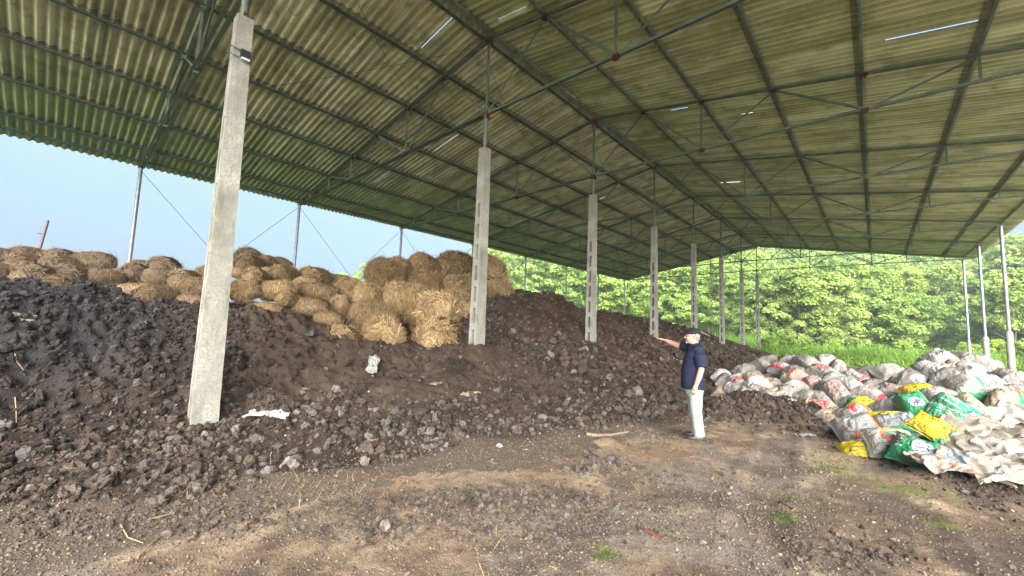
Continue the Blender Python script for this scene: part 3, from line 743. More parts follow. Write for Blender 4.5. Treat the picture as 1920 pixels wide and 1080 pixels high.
# ---------------------------------------------------------------- the long heap of black soil
V, F = sheet(axis([(-23, -12, .5), (-12, -9.8, .12), (-9.8, -2.6, .034), (-2.6, -1.6, .1)]),
             axis([(-11, -2.2, .5), (-2.2, 13, .040), (13, 24, .075), (24, 43, .15)]), lambda X, Y: np.where(heap_base(X, Y) > .012, np.maximum(heap_h(X, Y), -.1), -.12))
me = mesh_np('soil_heap', V, F, True)
x, y = V[:, 0], V[:, 1]
mid = fbm(x * 1.3, y * 1.3, 4, 32); fine = fbm(x * 8, y * 8, 4, 33)
c = lerp(np.tile((.0235, .0172, .0130), (len(V), 1)), np.array((.052, .0365, .0265)), sstep(.35, .65, mid * .55 + fine * .45))
c = blend(c, (.060, .042, .030), sstep(.55, .66, fbm(x * .8 + 5, y * .8, 3, 34)) * .7)       # smooth brown fines
cut = sstep(1.6, 2.8, y) * sstep(8.4, 6.8, y) * sstep(-5.0, -6.0, x)
c = blend(c, (.062, .042, .030), cut * sstep(.30, .55, mid) * .85)
lft = sstep(2.6, .2, y) * sstep(-6.5, -8.2, x)
c = blend(c, (.017, .0172, .020), lft * .85)                                                   # wetter, blacker end on the left
far = sstep(7, 10, y)
c = blend(c, c * np.array((1.25, 1.05, .92)), far)
thin = sstep(.16, .02, heap_base(x, y) + .05 * (fine - .5)) * sstep(.25, -.2, toe_lim(x, y) + .9 * (mid - .5)) * sstep(9, 7, y)
c = blend(c, (.125, .095, .072), thin)
c = c * (0.7 + 0.6 * fbm(x * 28, y * 28, 2, 37))[:, None]
attr_c(me, 'tint', c)
m, nt, b = new_mat('black_soil')
a = attr_node(nt, 'tint')
sp = noise_tex(nt, 60, 3, .7)
cc = mixc(nt, 1.0, a.outputs['Color'], ramp(nt, [(.30, (.5, .5, .5)), (.55, (1, 1, 1)), (.70, (1.4, 1.35, 1.3)), (.77, (2.6, 2.5, 2.3))], sp), 'MULTIPLY')
nt.links.new(cc, b.inputs['Base Color'])
b.inputs['Roughness'].default_value = .93
b.inputs['Specular IOR Level'].default_value = .2
bump(nt, b, noise_tex(nt, 42, 6, .72), .9, .03)
tag(obj('soil_heap', me, m), 'long heap of black crumbly soil running under the row of concrete pillars', 'soil heap')

# ---------------------------------------------------------------- clods and stones (uncountable)
def ico(sub):
    t = (1 + 5 ** .5) / 2
    V = [(-1, t, 0), (1, t, 0), (-1, -t, 0), (1, -t, 0), (0, -1, t), (0, 1, t), (0, -1, -t), (0, 1, -t), (t, 0, -1), (t, 0, 1), (-t, 0, -1), (-t, 0, 1)]
    F = [(0, 11, 5), (0, 5, 1), (0, 1, 7), (0, 7, 10), (0, 10, 11), (1, 5, 9), (5, 11, 4), (11, 10, 2), (10, 7, 6), (7, 1, 8), (3, 9, 4), (3, 4, 2), (3, 2, 6), (3, 6, 8), (3, 8, 9), (4, 9, 5), (2, 4, 11), (6, 2, 10), (8, 6, 7), (9, 8, 1)]
    V = [np.array(v) / np.linalg.norm(v) for v in V]
    for _ in range(sub):
        ca = {}; G = []
        def md(i, j):
            k = (min(i, j), max(i, j))
            if k not in ca:
                p = V[i] + V[j]; V.append(p / np.linalg.norm(p)); ca[k] = len(V) - 1
            return ca[k]
        for i, j, k in F:
            a_, b_, c_ = md(i, j), md(j, k), md(k, i)
            G += [(i, a_, c_), (j, b_, a_), (k, c_, b_), (a_, b_, c_)]
        F = G
    return np.array(V), np.array(F)
rng = np.random.default_rng(7)
def clod_shapes(sub, n, amp, seed):
    V, F = ico(sub); out = []
    for i in range(n):
        W = V.copy()
        for _ in range(7):                                          # chop flats so that it reads as broken crust
            d = rng.normal(size=3); d /= np.linalg.norm(d); t = rng.uniform(.55, .9)
            p = W @ d; W = W - np.outer(np.maximum(p - t, 0) * .85, d)
        r = 1 + amp * (noise3(W * 1.6 + i * 9.1, seed + i, 2) - .5) + amp * .75 * (noise3(W * 4.1 + i, seed + i + 50, 2) - .5)
        if sub > 1: r = r + amp * .35 * (noise3(W * 9.5 + i, seed + i + 90, 2) - .5)
        W = W * r[:, None] * np.array((1, rng.uniform(.7, 1), rng.uniform(.55, .9)))
        out.append(W)
    return out, F
def rot_mats(n, tilt=.5):
    a = rng.uniform(0, 2 * math.pi, n); b_ = rng.normal(0, tilt, n); c_ = rng.normal(0, tilt, n)
    ca, sa, cb, sb, cc_, sc_ = np.cos(a), np.sin(a), np.cos(b_), np.sin(b_), np.cos(c_), np.sin(c_)
    Z = np.zeros(n); O = np.ones(n)
    A = np.stack([ca, -sa, Z, sa, ca, Z, Z, Z, O], 1).reshape(n, 3, 3)
    B = np.stack([O, Z, Z, Z, cb, -sb, Z, sb, cb], 1).reshape(n, 3, 3)
    C = np.stack([cc_, Z, sc_, Z, O, Z, -sc_, Z, cc_], 1).reshape(n, 3, 3)
    return A @ B @ C
def scatter(P, size, shapes, F, tilt=.7):
    n = len(P); nv = len(shapes[0]); pick = rng.integers(0, len(shapes), n)
    S = np.stack(shapes)[pick] * size[:, None, None]
    W = np.einsum('nij,nvj->nvi', rot_mats(n, tilt), S) + P[:, None, :]
    FF = (F[None] + (np.arange(n) * nv)[:, None, None]).reshape(-1, F.shape[1])
    return W.reshape(-1, 3), FF, np.repeat(np.arange(n), nv)
def clod_field(name, pts, size, cols, shapes, F, mat, sink=.25, smooth=False):
    P = pts.copy(); P[:, 2] += size * (.5 - sink)
    V, FF, idx = scatter(P, size, shapes, F)
    me = mesh_np(name, V, FF, smooth)
    attr_c(me, 'tint', cols[idx])
    return tag(obj(name, me, mat), kind='stuff')
m, nt, b = new_mat('clod')
a = attr_node(nt, 'tint')
cc = mixc(nt, 1.0, a.outputs['Color'], ramp(nt, [(.3, (.62, .62, .62)), (.6, (1.1, 1.1, 1.1)), (.75, (1.7, 1.65, 1.55))], noise_tex(nt, 48, 4, .7)), 'MULTIPLY')
nt.links.new(cc, b.inputs['Base Color']); b.inputs['Roughness'].default_value = .92; b.inputs['Specular IOR Level'].default_value = .2
bump(nt, b, noise_tex(nt, 70, 5, .7), .8, .012)
M_CLOD = m
def clod_cols(n, lo=(.031, .0235, .0185), hi=(.090, .068, .052), grey=.25):
    t = rng.random(n) ** 1.5
    c = lerp(np.tile(lo, (n, 1)), np.array(hi), t)
    g = rng.random(n) < grey
    c[g] = lerp(np.tile((.066, .058, .052), (g.sum(), 1)), np.array((.135, .122, .112)), rng.random(g.sum()) ** 2)
    return c
SH2, F2 = clod_shapes(2, 10, 1.25, 100)
SH1, F1 = clod_shapes(1, 12, 1.25, 300)
def surf(X, Y): return np.maximum(ground_h(X, Y), np.where(heap_base(X, Y) > .012, heap_h(X, Y), -9))
def field(n, x0, x1, y0, y1, dens):
    X = rng.uniform(x0, x1, n); Y = rng.uniform(y0, y1, n)
    k = rng.random(n) < dens(X, Y)
    X, Y = X[k], Y[k]
    return np.stack([X, Y, surf(X, Y)], 1)
# big clods tumbled to the toe of the heap, nearest the lens
def toe_d(X, Y):
    b_ = heap_base(X, Y)
    d = sstep(-.02, .06, b_ + .05 * (fbm(X * 1.5, Y * 1.5, 2, 61) - .35)) * sstep(.50, .18, b_)
    d = np.maximum(d, sstep(.0, .3, toe_lim(X, Y)) * (b_ < .2))
    return d * sstep(-.25, .25, toe_lim(X, Y) + .5 * (fbm(X * 1.3, Y * 1.3, 3, 65) - .5)) * (.25 + .75 * sstep(.34, .52, fbm(X * .9, Y * .9, 3, 62)))
P = field(13000, -7.6, -3.1, -1.6, 8.6, toe_d)
s = np.clip(rng.lognormal(math.log(.026), .50, len(P)), .010, .085)
clod_field('toe_clods', P, s, clod_cols(len(P), grey=.3), SH2, F2, M_CLOD, sink=.1)
# clods all over the near face of the heap
def face_d(X, Y):
    b_ = heap_base(X, Y)
    r = sstep(.42, .60, fbm(X * .55 + 3, Y * .55, 3, 40))
    top = sstep(.95, 1.4, b_) * sstep(4.2, 2.0, Y) + .8 * sstep(1.9, .8, Y)
    cut = sstep(1.8, 2.8, Y) * sstep(8.0, 6.8, Y) * sstep(-5.2, -5.9, X)
    return sstep(.1, .2, b_) * np.clip(.25 + .75 * r + top, 0, 1) * (1 - .82 * cut)
P = field(30000, -10.2, -3.2, -2.0, 10, face_d)
s = np.clip(rng.lognormal(math.log(.024), .55, len(P)), .010, .085)
ccl = clod_cols(len(P), (.023, .0170, .0130), (.062, .0455, .0345), .08)
bl_ = sstep(2.6, .2, P[:, 1]) * sstep(-6.5, -8.2, P[:, 0]); ccl = blend(ccl, (.019, .019, .0215), bl_ * .75)
bg_ = s > .036
clod_field('heap_clods', P[~bg_], s[~bg_], ccl[~bg_], SH1, F1, M_CLOD, sink=.2)
clod_field('heap_clods', P[bg_], s[bg_], ccl[bg_], SH2, F2, M_CLOD, sink=.15)
P = field(14000, -10.0, -2.6, 7.5, 27, lambda X, Y: sstep(.03, .15, heap_base(X, Y)) * (.35 + .65 * sstep(.40, .58, fbm(X * .6, Y * .6, 3, 44))))
s = np.clip(rng.lognormal(math.log(.040), .5, len(P)), .016, .16)
clod_field('heap_clods', P, s, clod_cols(len(P), (.026, .019, .0155), (.072, .053, .041), .12), SH1, F1, M_CLOD, sink=.2)
# gravel on the floor
def floor_d(X, Y):
    b_ = heap_base(X, Y)
    return sstep(.10, .03, b_) * (.22 + .78 * sstep(.47, .63, fbm(X * 1.1, Y * 1.1, 3, 63)))
SH0, F0 = clod_shapes(0, 12, 1.0, 700)
def crumb_cols(n):
    t = rng.random(n); c = lerp(np.tile((.062, .047, .037), (n, 1)), np.array((.225, .168, .115)), t ** 1.6)
    g = rng.random(n) < .20; c[g] = lerp(np.tile((.080, .072, .066), (g.sum(), 1)), np.array((.22, .20, .18)), rng.random(g.sum()) ** 1.5)
    return c
P = field(210000, -5.8, 2.4, -.3, 9.5, lambda X, Y: np.clip(floor_d(X, Y) + .25, 0, 1) * np.clip(9 / ((X + .2) ** 2 + (Y + .5) ** 2 + 1) + .35, 0, 1))
s = np.clip(rng.lognormal(math.log(.0056), .42, len(P)), .0028, .013)
clod_field('floor_crumbs', P, s, crumb_cols(len(P)), SH0, F0, M_CLOD, sink=.2)
P = field(14000, -5.8, 2.4, -.3, 9.5, floor_d)
s = np.clip(rng.lognormal(math.log(.010), .40, len(P)), .006, .022)
clod_field('floor_gravel', P, s, crumb_cols(len(P)), SH1, F1, M_CLOD, sink=.25)
# little drifts of crumbled crust left on the floor
Q = []
for px, py, sx, sy, n in ((1130, 876, 30, 14, 60), (950, 945, 90, 16, 420), (840, 935, 40, 12, 120), (1010, 960, 60, 14, 180), (720, 990, 34, 14, 90), (680, 985, 60, 16, 120), (1040, 1010, 40, 14, 110), (890, 985, 60, 18, 180), (1090, 940, 50, 18, 160), (1270, 890, 60, 16, 60), (740, 950, 60, 14, 130), (1600, 1040, 70, 18, 130), (1180, 1000, 50, 14, 60), (300, 985, 120, 18, 220), (120, 990, 100, 14, 200), (420, 960, 70, 14, 160)):
    for _ in range(n):
        c_, D_ = at_z(rng.normal(px, sx), rng.normal(py, sy), 0.0); Q.append((c_[0], c_[1], py == 876))
Q = np.array(Q, float); P = np.stack([Q[:, 0], Q[:, 1], surf(Q[:, 0], Q[:, 1])], 1)
s = np.clip(rng.lognormal(math.log(.0125), .45, len(P)), .006, .034) * np.where(Q[:, 2] > 0, 2.2, 1)
clod_field('floor_clods', P, s, clod_cols(len(P), (.048, .037, .029), (.125, .096, .074), .22), SH2, F2, M_CLOD, sink=.15)
# crumbs on the dark mounds beside the man and along the sacks
def mound_d(X, Y):
    d = 0 * X
    for mx, my, sx, sy, a_ in MOUNDS[:6]:
        d = np.maximum(d, np.exp(-(((X - mx) / (sx * 1.3)) ** 2 + ((Y - my) / (sy * 1.3)) ** 2) ** 1.5))
    return d
P = field(22000, -3.6, 1.6, 6.2, 11, lambda X, Y: mound_d(X, Y) * .8)
s = np.clip(rng.lognormal(math.log(.024), .45, len(P)), .010, .07) * np.where(P[:, 1] < 8.3, .55, 1)
clod_field('mound_crumbs', P, s, clod_cols(len(P), (.028, .020, .016), (.068, .050, .038), .1), SH1, F1, M_CLOD, sink=.2)
# pale flecks of lime and shell
P = field(600, -9.6, 1.6, -1, 16, lambda X, Y: .25 + .75 * sstep(.5, .65, fbm(X * .8, Y * .8, 2, 71)))
s = np.clip(rng.lognormal(math.log(.007), .5, len(P)), .003, .022)
cw = lerp(np.tile((.22, .20, .165), (len(P), 1)), np.array((.50, .47, .42)), rng.random(len(P)))
clod_field('pale_flecks', P, s, cw, SH1, F1, M_CLOD, sink=.05)

# ---------------------------------------------------------------- shed materials
def mat_roof():
    m, nt, b = new_mat('fibre_cement_roof')
    tone = attr_node(nt, 'tone'); uvx = attr_node(nt, 'along'); side = attr_node(nt, 'moss_bounce')
    streak = noise_tex(nt, 1.0, 4, .6, stretch=(.35, 3.2, .35))
    blot = noise_tex(nt, 1.7, 5, .6)
    fine = noise_tex(nt, 14, 5, .7)
    base = mixc(nt, tone.outputs['Fac'], (.58, .565, .30), (.84, .825, .54))
    base = mixc(nt, ramp(nt, [(.44, (0, 0, 0)), (.60, (.62, .62, .62))], streak), base, (.15, .14, .058))
    base = mixc(nt, ramp(nt, [(.50, (0, 0, 0)), (.66, (.7, .7, .7))], blot), base, (.19, .185, .10))
    base = mixc(nt, ramp(nt, [(.58, (0, 0, 0)), (.70, (.6, .6, .6))], fine), base, (.66, .63, .50))
    # algae towards the open left eave, with green bounce light painted in
    mf = nt.nodes.new('ShaderNodeMath'); mf.operation = 'MULTIPLY'
    nt.links.new(side.outputs['Fac'], mf.inputs[0])
    nt.links.new(ramp(nt, [(.25, (.45, .45, .45)), (.65, (1, 1, 1))], blot), mf.inputs[1])
    base = mixc(nt, mf.outputs[0], base, (.25, .38, .115))
    # dirt where the sheet is tucked under the next one
    base = mixc(nt, ramp(nt, [(0, (.75, .75, .75)), (.10, (.55, .55, .55)), (.22, (0, 0, 0))], uvx.outputs['Fac']), base, (.060, .058, .036))
    # dark shading painted along one flank of every wave, broken up by blotches
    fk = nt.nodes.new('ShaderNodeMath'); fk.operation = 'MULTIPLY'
    nt.links.new(attr_node(nt, 'flank_shade').outputs['Fac'], fk.inputs[0]); nt.links.new(ramp(nt, [(.30, (.35, .35, .35)), (.62, (1, 1, 1))], noise_tex(nt, 1.1, 4, .6, stretch=(.5, 1.5, .5))), fk.inputs[1])
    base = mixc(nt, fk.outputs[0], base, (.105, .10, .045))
    nt.links.new(base, b.inputs['Base Color'])
    b.inputs['Roughness'].default_value = .9
    bump(nt, b, fine, .5, .006)
    return m
M_ROOF = mat_roof()
def mat_steel():
    m, nt, b = new_mat('weathered_green_steel')
    n1 = noise_tex(nt, 3.0, 5); n2 = noise_tex(nt, 30, 4, .7)
    c = ramp(nt, [(.35, (.055, .085, .062)), (.60, (.125, .150, .115)), (.75, (.20, .205, .17))], n1)
    c = mixc(nt, ramp(nt, [(.62, (0, 0, 0)), (.70, (.8, .8, .8))], n2), c, (.11, .06, .035))
    nt.links.new(c, b.inputs['Base Color']); b.inputs['Roughness'].default_value = .6; b.inputs['Metallic'].default_value = .15
    return m
M_STEEL = mat_steel()
M_PURLIN = rough_mat('darkened_green_steel', (.016, .030, .024), (.036, .052, .040), 4, .65, .2, .004)
M_RUST = rough_mat('red_primer', (.095, .011, .012), (.05, .018, .015), 22, .8, .3, .004)
M_GALV = rough_mat('galvanised_pipe', (.13, .14, .16), (.23, .245, .27), 9, .45, .1, .003, metal=.35, spots=((.16, .08, .05), 2.5, .68))
def mat_concrete():
    m, nt, b = new_mat('old_concrete')
    n1 = noise_tex(nt, 2.4, 6, .6); n2 = noise_tex(nt, 38, 5, .75); n3 = noise_tex(nt, 7, 5, .6, stretch=(1, 1, .25))
    c = ramp(nt, [(.30, (.15, .148, .122)), (.55, (.245, .24, .208)), (.75, (.34, .335, .30))], n1)
    c = mixc(nt, ramp(nt, [(.40, (.65, .65, .65)), (.56, (0, 0, 0))], n2), c, (.135, .132, .108))
    c = mixc(nt, ramp(nt, [(.53, (0, 0, 0)), (.70, (.8, .8, .8))], n3), c, (.105, .105, .080))
    nt.links.new(c, b.inputs['Base Color']); b.inputs['Roughness'].default_value = .93
    bump(nt, b, n2, .7, .010)
    return m
M_CONC = mat_concrete()

shed = empty('open_shed', (X0, 15, 0))
tag(shed, 'large open sided shed with a mossy corrugated roof on steel trusses and concrete pillars', 'shed')
def P_(x, y, z): return (x - X0, y - 15, z)      # world point in the shed's own frame

# ---- roof: corrugated sheets in courses, lapped; cracks are real gaps
PITCH, AMP = 0.177, 0.027
YA, YB = -3.9, 37.15
def roof_z(s, side): return chord_z(s, side) + 0.135
GAPS = {-1: [(5.50, .14, 1.46, .016), (8.56, 3.55, 4.84, .014), (8.14, 7.06, 8.24, .016), (12.3, 5.9, 6.6, .010), (17.6, 3.0, 3.7, .02)],
        1: [(6.18, .55, 1.42, .022), (7.35, 2.3, 3.0, .007), (10.46, 7.16, 8.38, .022), (11.9, 2.4, 2.9, .014), (12.8, 4.1, 4.4, .012), (26.2, .32, 1.13, .10), (9.6, .2, .32, .05), (9.85, .22, .34, .05),
            (19.5, 1.8, 2.6, .05), (16.6, 4.6, 5.4, .012), (22.4, 3.1, 4.4, .02)]}
SROWS = [0.06, 1.7, 3.4, 5.1, 6.8, 8.5, 10.2, 11.62]
SHW = PITCH * 5
rr = random.Random(4)
for side in (-1, 1):
    Vs, Fs, tone, along, moss_bounce, flank_shade = [], [], [], [], [], []
    n = 0
    nsh = int(math.ceil((YB - YA) / SHW))
    for k in range(len(SROWS) - 1):
        s0, s1 = SROWS[k] - (.13 if k else 0), SROWS[k + 1] + (.03 if k < len(SROWS) - 2 else 0)
        for j in range(nsh):
            ya = YA + j * SHW - .045; yb = YA + (j + 1) * SHW + .02
            t = min(1, max(0, rr.gauss(.42, .25))); dz = .0045 * (j % 2) + rr.uniform(-.002, .002); tilt = rr.uniform(-.004, .004)
            ss = [s0, s0 + .02, s0 + .5, (s0 + s1) / 2, s1 - .3, s1 - .02, s1]
            cut = [g for g in GAPS[side] if ya + .07 <= g[0] <= yb - .07 and g[1] < s1 and g[2] > s0]
            ys = list(np.linspace(ya, yb, 54))
            for g in cut:
                for q_ in (g[1], g[2]):
                    if s0 + .03 < q_ < s1 - .03: ss.append(q_)
                ys += [g[0] - g[3] / 2, g[0] + g[3] / 2]
            ss = np.array(sorted(ss)); ys = np.array(sorted(ys))
            Y, S = np.meshgrid(ys, ss)
            lift = -.013 * (1 - (S - s0) / (s1 - s0)) + dz + tilt * (Y - ya)
            Z = roof_z(S, side) + AMP * np.cos(2 * math.pi * (Y - YA) / PITCH) + lift
            X = X0 + side * S
            ny, ns = len(ys), len(ss)
            top = np.stack([X - X0, Y - 15, Z + .006], -1).reshape(-1, 3)
            low = top - np.array((0, 0, .0065))
            i = np.arange(ny * ns).reshape(ns, ny)
            keep = np.ones((ns - 1, ny - 1), bool)
            ymid = (ys[:-1] + ys[1:]) / 2; smid = (ss[:-1] + ss[1:]) / 2
            for g in cut:
                keep &= ~((np.abs(ymid - g[0]) < g[3] / 2)[None, :] & ((smid > g[1]) & (smid < g[2]))[:, None])
            q4 = np.stack([i[:-1, :-1], i[:-1, 1:], i[1:, 1:], i[1:, :-1]], -1)[keep]
            a4 = np.stack([i[0, :-1], i[0, 1:], i[0, 1:] + ny * ns, i[0, :-1] + ny * ns], -1)
            b4 = np.stack([i[-1, 1:], i[-1, :-1], i[-1, :-1] + ny * ns, i[-1, 1:] + ny * ns], -1)
            if side < 0: q4 = q4[:, ::-1]
            Fs += [q4 + n, q4[:, ::-1] + ny * ns + n, a4 + n, b4 + n]
            Vs += [top, low]; n += 2 * ny * ns
            al = np.clip((S - s0) / 1.0, 0, 1).ravel()
            ms = (sstep(5.0, 10.5, S) * .95 if side < 0 else sstep(1.0, 0, S) * 0 + .14).ravel() if side < 0 else np.full(S.size, .30)
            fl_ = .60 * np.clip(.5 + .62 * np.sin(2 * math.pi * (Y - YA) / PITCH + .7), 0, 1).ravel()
            for _ in range(2):
                flank_shade.append(fl_); tone.append(np.full(S.size, t)); along.append(al); moss_bounce.append(ms)
    me = mesh_np('roof_slope', np.concatenate(Vs), np.concatenate(Fs), False)
    attr_f(me, 'tone', np.concatenate(tone)); attr_f(me, 'along', np.concatenate(along)); attr_f(me, 'moss_bounce', np.concatenate(moss_bounce)); attr_f(me, 'flank_shade', np.concatenate(flank_shade))
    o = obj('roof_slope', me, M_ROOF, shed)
    o['label'] = 'roof slope with algae and painted green bounce light towards the eave' if side < 0 else 'dry roof slope with pale worn sheets'
mb = MB()
for side in (-1, 1):
    mb.bar(P_(X0 + side * .12, YA, RIDGE_Z + .195), P_(X0 + side * .12, YB, RIDGE_Z + .195), .28, .008, (side * SL[side], 0, 1))
mb.build('ridge_cap', M_ROOF, shed)

# ---- purlins
NODE = [1.7 * k for k in range(1, 7)]
for side in (-1, 1):
    for s in [0.16] + NODE + [11.05]:
        mb = MB()
        z = chord_z(s, side) + .070
        up = (side * SL[side], 0, 1)
        a, b_ = P_(X0 + side * s, YA + .1, z), P_(X0 + side * s, YB - .06, z)
        mb.bar(a, b_, .045, .062, up)
        mb.build('purlin', M_PURLIN if side < 0 else M_STEEL, shed)  # left purlins coloured darker, to offset the sunlight that reaches them

# ---- trusses: one per bay, their members and gusset plates are sub-parts
def one_truss():
    parts = []
    zb = {-1: 6.44, 0: 6.68, 1: 6.64}
    def bz(x): return zb[0] + (zb[-1 if x < 0 else 1] - zb[0]) * (abs(x) / SPAN[-1 if x < 0 else 1])
    def ct(x): return chord_z(abs(x), -1 if x < 0 else 1)
    mb = MB()
    for s in (-1, 1):
        e = (s * (SPAN[s] + .12), 0, ct(s * (SPAN[s] + .12)))
        for o in (-.032, .032): mb.angle((0, o, RIDGE_Z), (e[0], o, e[2]), .055, .006, flip=1 if o > 0 else -1)
    parts.append(('truss', mb.mesh('truss'), M_STEEL))
    mb = MB()
    for s in (-1, 1):
        for o in (-.03, .03): mb.angle((0, o, bz(0)), (s * SPAN[s], o, bz(s * SPAN[s])), .055, .006, flip=1 if o > 0 else -1)
    parts.append(('bottom_chord', mb.mesh('bottom_chord'), M_STEEL))
    mb = MB(); mb.tube([(0, 0, bz(0)), (0, 0, RIDGE_Z - .02)], .036, 10); parts.append(('king_post', mb.mesh('king_post', True), M_STEEL))
    for s in (-1, 1):
        segs = []
        for k in (2, 4, 5):
            x = s * 1.7 * k; segs.append(('vertical_strut', (x, 0, bz(x) + .03), (x, 0, ct(x) - .02)))
        segs.append(('vertical_strut', (s * 10.2, 0, bz(s * 10.2) + .03), (s * 10.2, 0, ct(s * 10.2) - .02)))
        for xt, xb in ((1.7, 0), (1.7, 3.4), (5.1, 3.4), (5.1, 6.8), (8.45, 6.8)):
            segs.append(('diagonal_brace', (s * xt, 0, ct(s * xt) - .02), (s * xb, 0, bz(s * xb) + .03)))
        for nm, a, b_ in segs:
            mb = MB()
            if nm == 'vertical_strut': mb.bar(a, b_, .045, .045, (0, 1, 0))
            else: mb.angle(a, b_, .042, .006, up=(0, 1, 0))
            parts.append((nm, mb.mesh(nm), M_STEEL))
        for x, z in [(s * 1.7, ct(s * 1.7) - .03), (s * 3.4, bz(s * 3.4)), (s * 3.4, ct(s * 3.4) - .02), (s * 5.1, ct(s * 5.1) - .03), (s * 6.8, bz(s * 6.8)), (s * 6.8, ct(s * 6.8) - .02)]:
            mb = MB(); mb.box((x, 0, z), (.11, .085, .085)); mb.box((x + .05, 0, z + .02), (.06, .09, .05)); parts.append(('gusset_plate', mb.mesh('gusset_plate'), M_RUST))
    for z in (RIDGE_Z - .05, bz(0)):
        mb = MB(); mb.box((0, 0, z), (.17, .09, .13)); mb.box((.05, 0, z - .05), (.07, .095, .10)); parts.append(('gusset_plate', mb.mesh('gusset_plate'), M_RUST))
    return parts
TP = one_truss()
for k in range(0, 9):
    t = None
    for nm, me, mt in TP:
        o = bpy.data.objects.new(nm, me); col.objects.link(o)
        if not me.materials: me.materials.append(mt)
        if t is None: t = o; o.parent = shed; o.location = P_(X0, YK(k), 0)
        else: o.parent = t
        if nm == 'gusset_plate' and k not in (2, 3):
            o.material_slots[0].link = 'OBJECT'; o.material_slots[0].material = M_STEEL

# ---- concrete pillars with slots, a pipe on top
PIL_TOP = {0: 6.0, 1: 6.02, 2: 5.84, 3: 6.05, 4: 6.03, 5: 6.18, 6: 6.25, 7: 6.05, 8: 6.14}
def pillar_mesh(h, sd_):
    """an I-shaped precast column: the web between its two flanges is pierced by a row of slots"""
    mb = MB()
    wx0, wx1, wy0, wy1 = .265, .20, .315, .205
    zb = -.6
    def ww(z): t = (z - zb) / (h - zb); return (wx0 + (wx1 - wx0) * t, wy0 + (wy1 - wy0) * t)
    def seg(zs, fx0, fx1, fy, cap=True):
        V = []
        for z in zs:
            qx, qy = ww(z)
            V += [(fx0 * qx, -fy * qy, z), (fx1 * qx, -fy * qy, z), (fx1 * qx, 0, z), (fx1 * qx, fy * qy, z), (fx0 * qx, fy * qy, z), (fx0 * qx, 0, z)]
        F = [(i * 6 + j, i * 6 + (j + 1) % 6, (i + 1) * 6 + (j + 1) % 6, (i + 1) * 6 + j) for i in range(len(zs) - 1) for j in range(6)]
        mb.add(V, F)
        n = (len(zs) - 1) * 6
        mb.add(V[:6], [(5, 2, 1, 0), (5, 4, 3, 2)]); mb.add(V[n:], [(0, 1, 2, 5), (2, 3, 4, 5)])
    z = .22; edges = [zb]
    while z < h - 1.55: edges += [z, z + .34]; z += .49
    edges.append(h)
    lifts = np.linspace(zb, h, 80)
    for f0, f1 in ((-.5, -.20), (.20, .5)): seg(lifts, f0, f1, .5)
    for a, b_ in zip(edges[0::2], edges[1::2]): seg(np.linspace(a, b_, max(3, int((b_ - a) / .08))), -.203, .203, .485)
    seg(np.linspace(h - 1.25, h - .004, 16), -.199, .199, .492)
    return mb
def rough_up(me, amp, sd_, sc_=9):
    n = len(me.vertices); P = np.empty(n * 3, np.float32); me.vertices.foreach_get('co', P); P = P.reshape(-1, 3)
    d = np.stack([noise3(P * sc_, sd_) - .5, noise3(P * sc_ + 31, sd_ + 3) - .5, 0 * P[:, 0]], 1) * amp * 2
    me.vertices.foreach_set('co', (P + d).astype(np.float32).ravel()); me.update()
LEAN = {1: (.02, -.01), 2: (.0, .0), 3: (-.03, .01), 4: (.0, .0)}
for k in range(1, 9):
    me = pillar_mesh(PIL_TOP[k], k).mesh('concrete_pillar')
    rough_up(me, .0055, k, 14)
    p = obj('concrete_pillar', me, M_CONC, shed, P_(X0 + .0, YK(k), 0))
    mb = MB(); mb.tube([(0, 0, PIL_TOP[k] - .05), (0, 0, 6.70)], .055 if k < 3 else .045, 12)
    mb.build('pipe_stub', M_STEEL, p, True)
    mb = MB()
    for q_ in (-1, 1):
        mb.box((q_ * .062, 0, PIL_TOP[k] + .04), (.012, .05, .09)); mb.box((q_ * .092, -.03, PIL_TOP[k] - .05), (.010, .022, .13)); mb.box((.02, q_ * .085, PIL_TOP[k] + .03), (.03, .010, .07))
    mb.box((0, 0, PIL_TOP[k] + .008), (.14, .13, .012))
    mb.build('rusty_bracket', M_RUST, p)

# ---- edge posts
for side in (-1, 1):
    for k in range(1, 9):
        x = X0 + side * SPAN[side]
        top = 6.44 if side < 0 else 6.62
        mb = MB(); mb.tube([(0, 0, -.3), (0, 0, top)], .055 if side < 0 else .060, 12)
        p = mb.build('edge_post', M_GALV, shed, True)
        p.location = P_(x, YK(k), 0)
        mb = MB(); mb.box((0, 0, top + .03), (.22, .12, .05)); mb.box((-.04, 0, top - .06), (.10, .05, .14)); mb.build('cap_plate', M_RUST if k % 2 else M_STEEL, p)
        if side > 0:
            mb = MB(); h = {6: 2.15, 7: 1.95}.get(k, 1.7)
            mb.tube([(0, 0, -.2), (0, 0, h - .05), (0, 0, h)], [.115 if k < 8 else .085, .105 if k < 8 else .075, .075], 14); mb.build('concrete_sleeve', M_CONC, p, True)
# ---- crossed bracing rods along the left edge
xl = X0 - SPAN[-1] - .02
for k in range(1, 8):
    for a, b_ in ((k, k + 1), (k + 1, k)):
        mb = MB(); o = .03 if a < b_ else -.03
        mb.tube([P_(xl + o, YK(a), 6.36), P_(xl + o, (YK(a) + YK(b_)) / 2, 3.62), P_(xl + o, YK(b_), .9)], .0085, 5)
        mb.build('bracing_rod', M_PURLIN, shed)
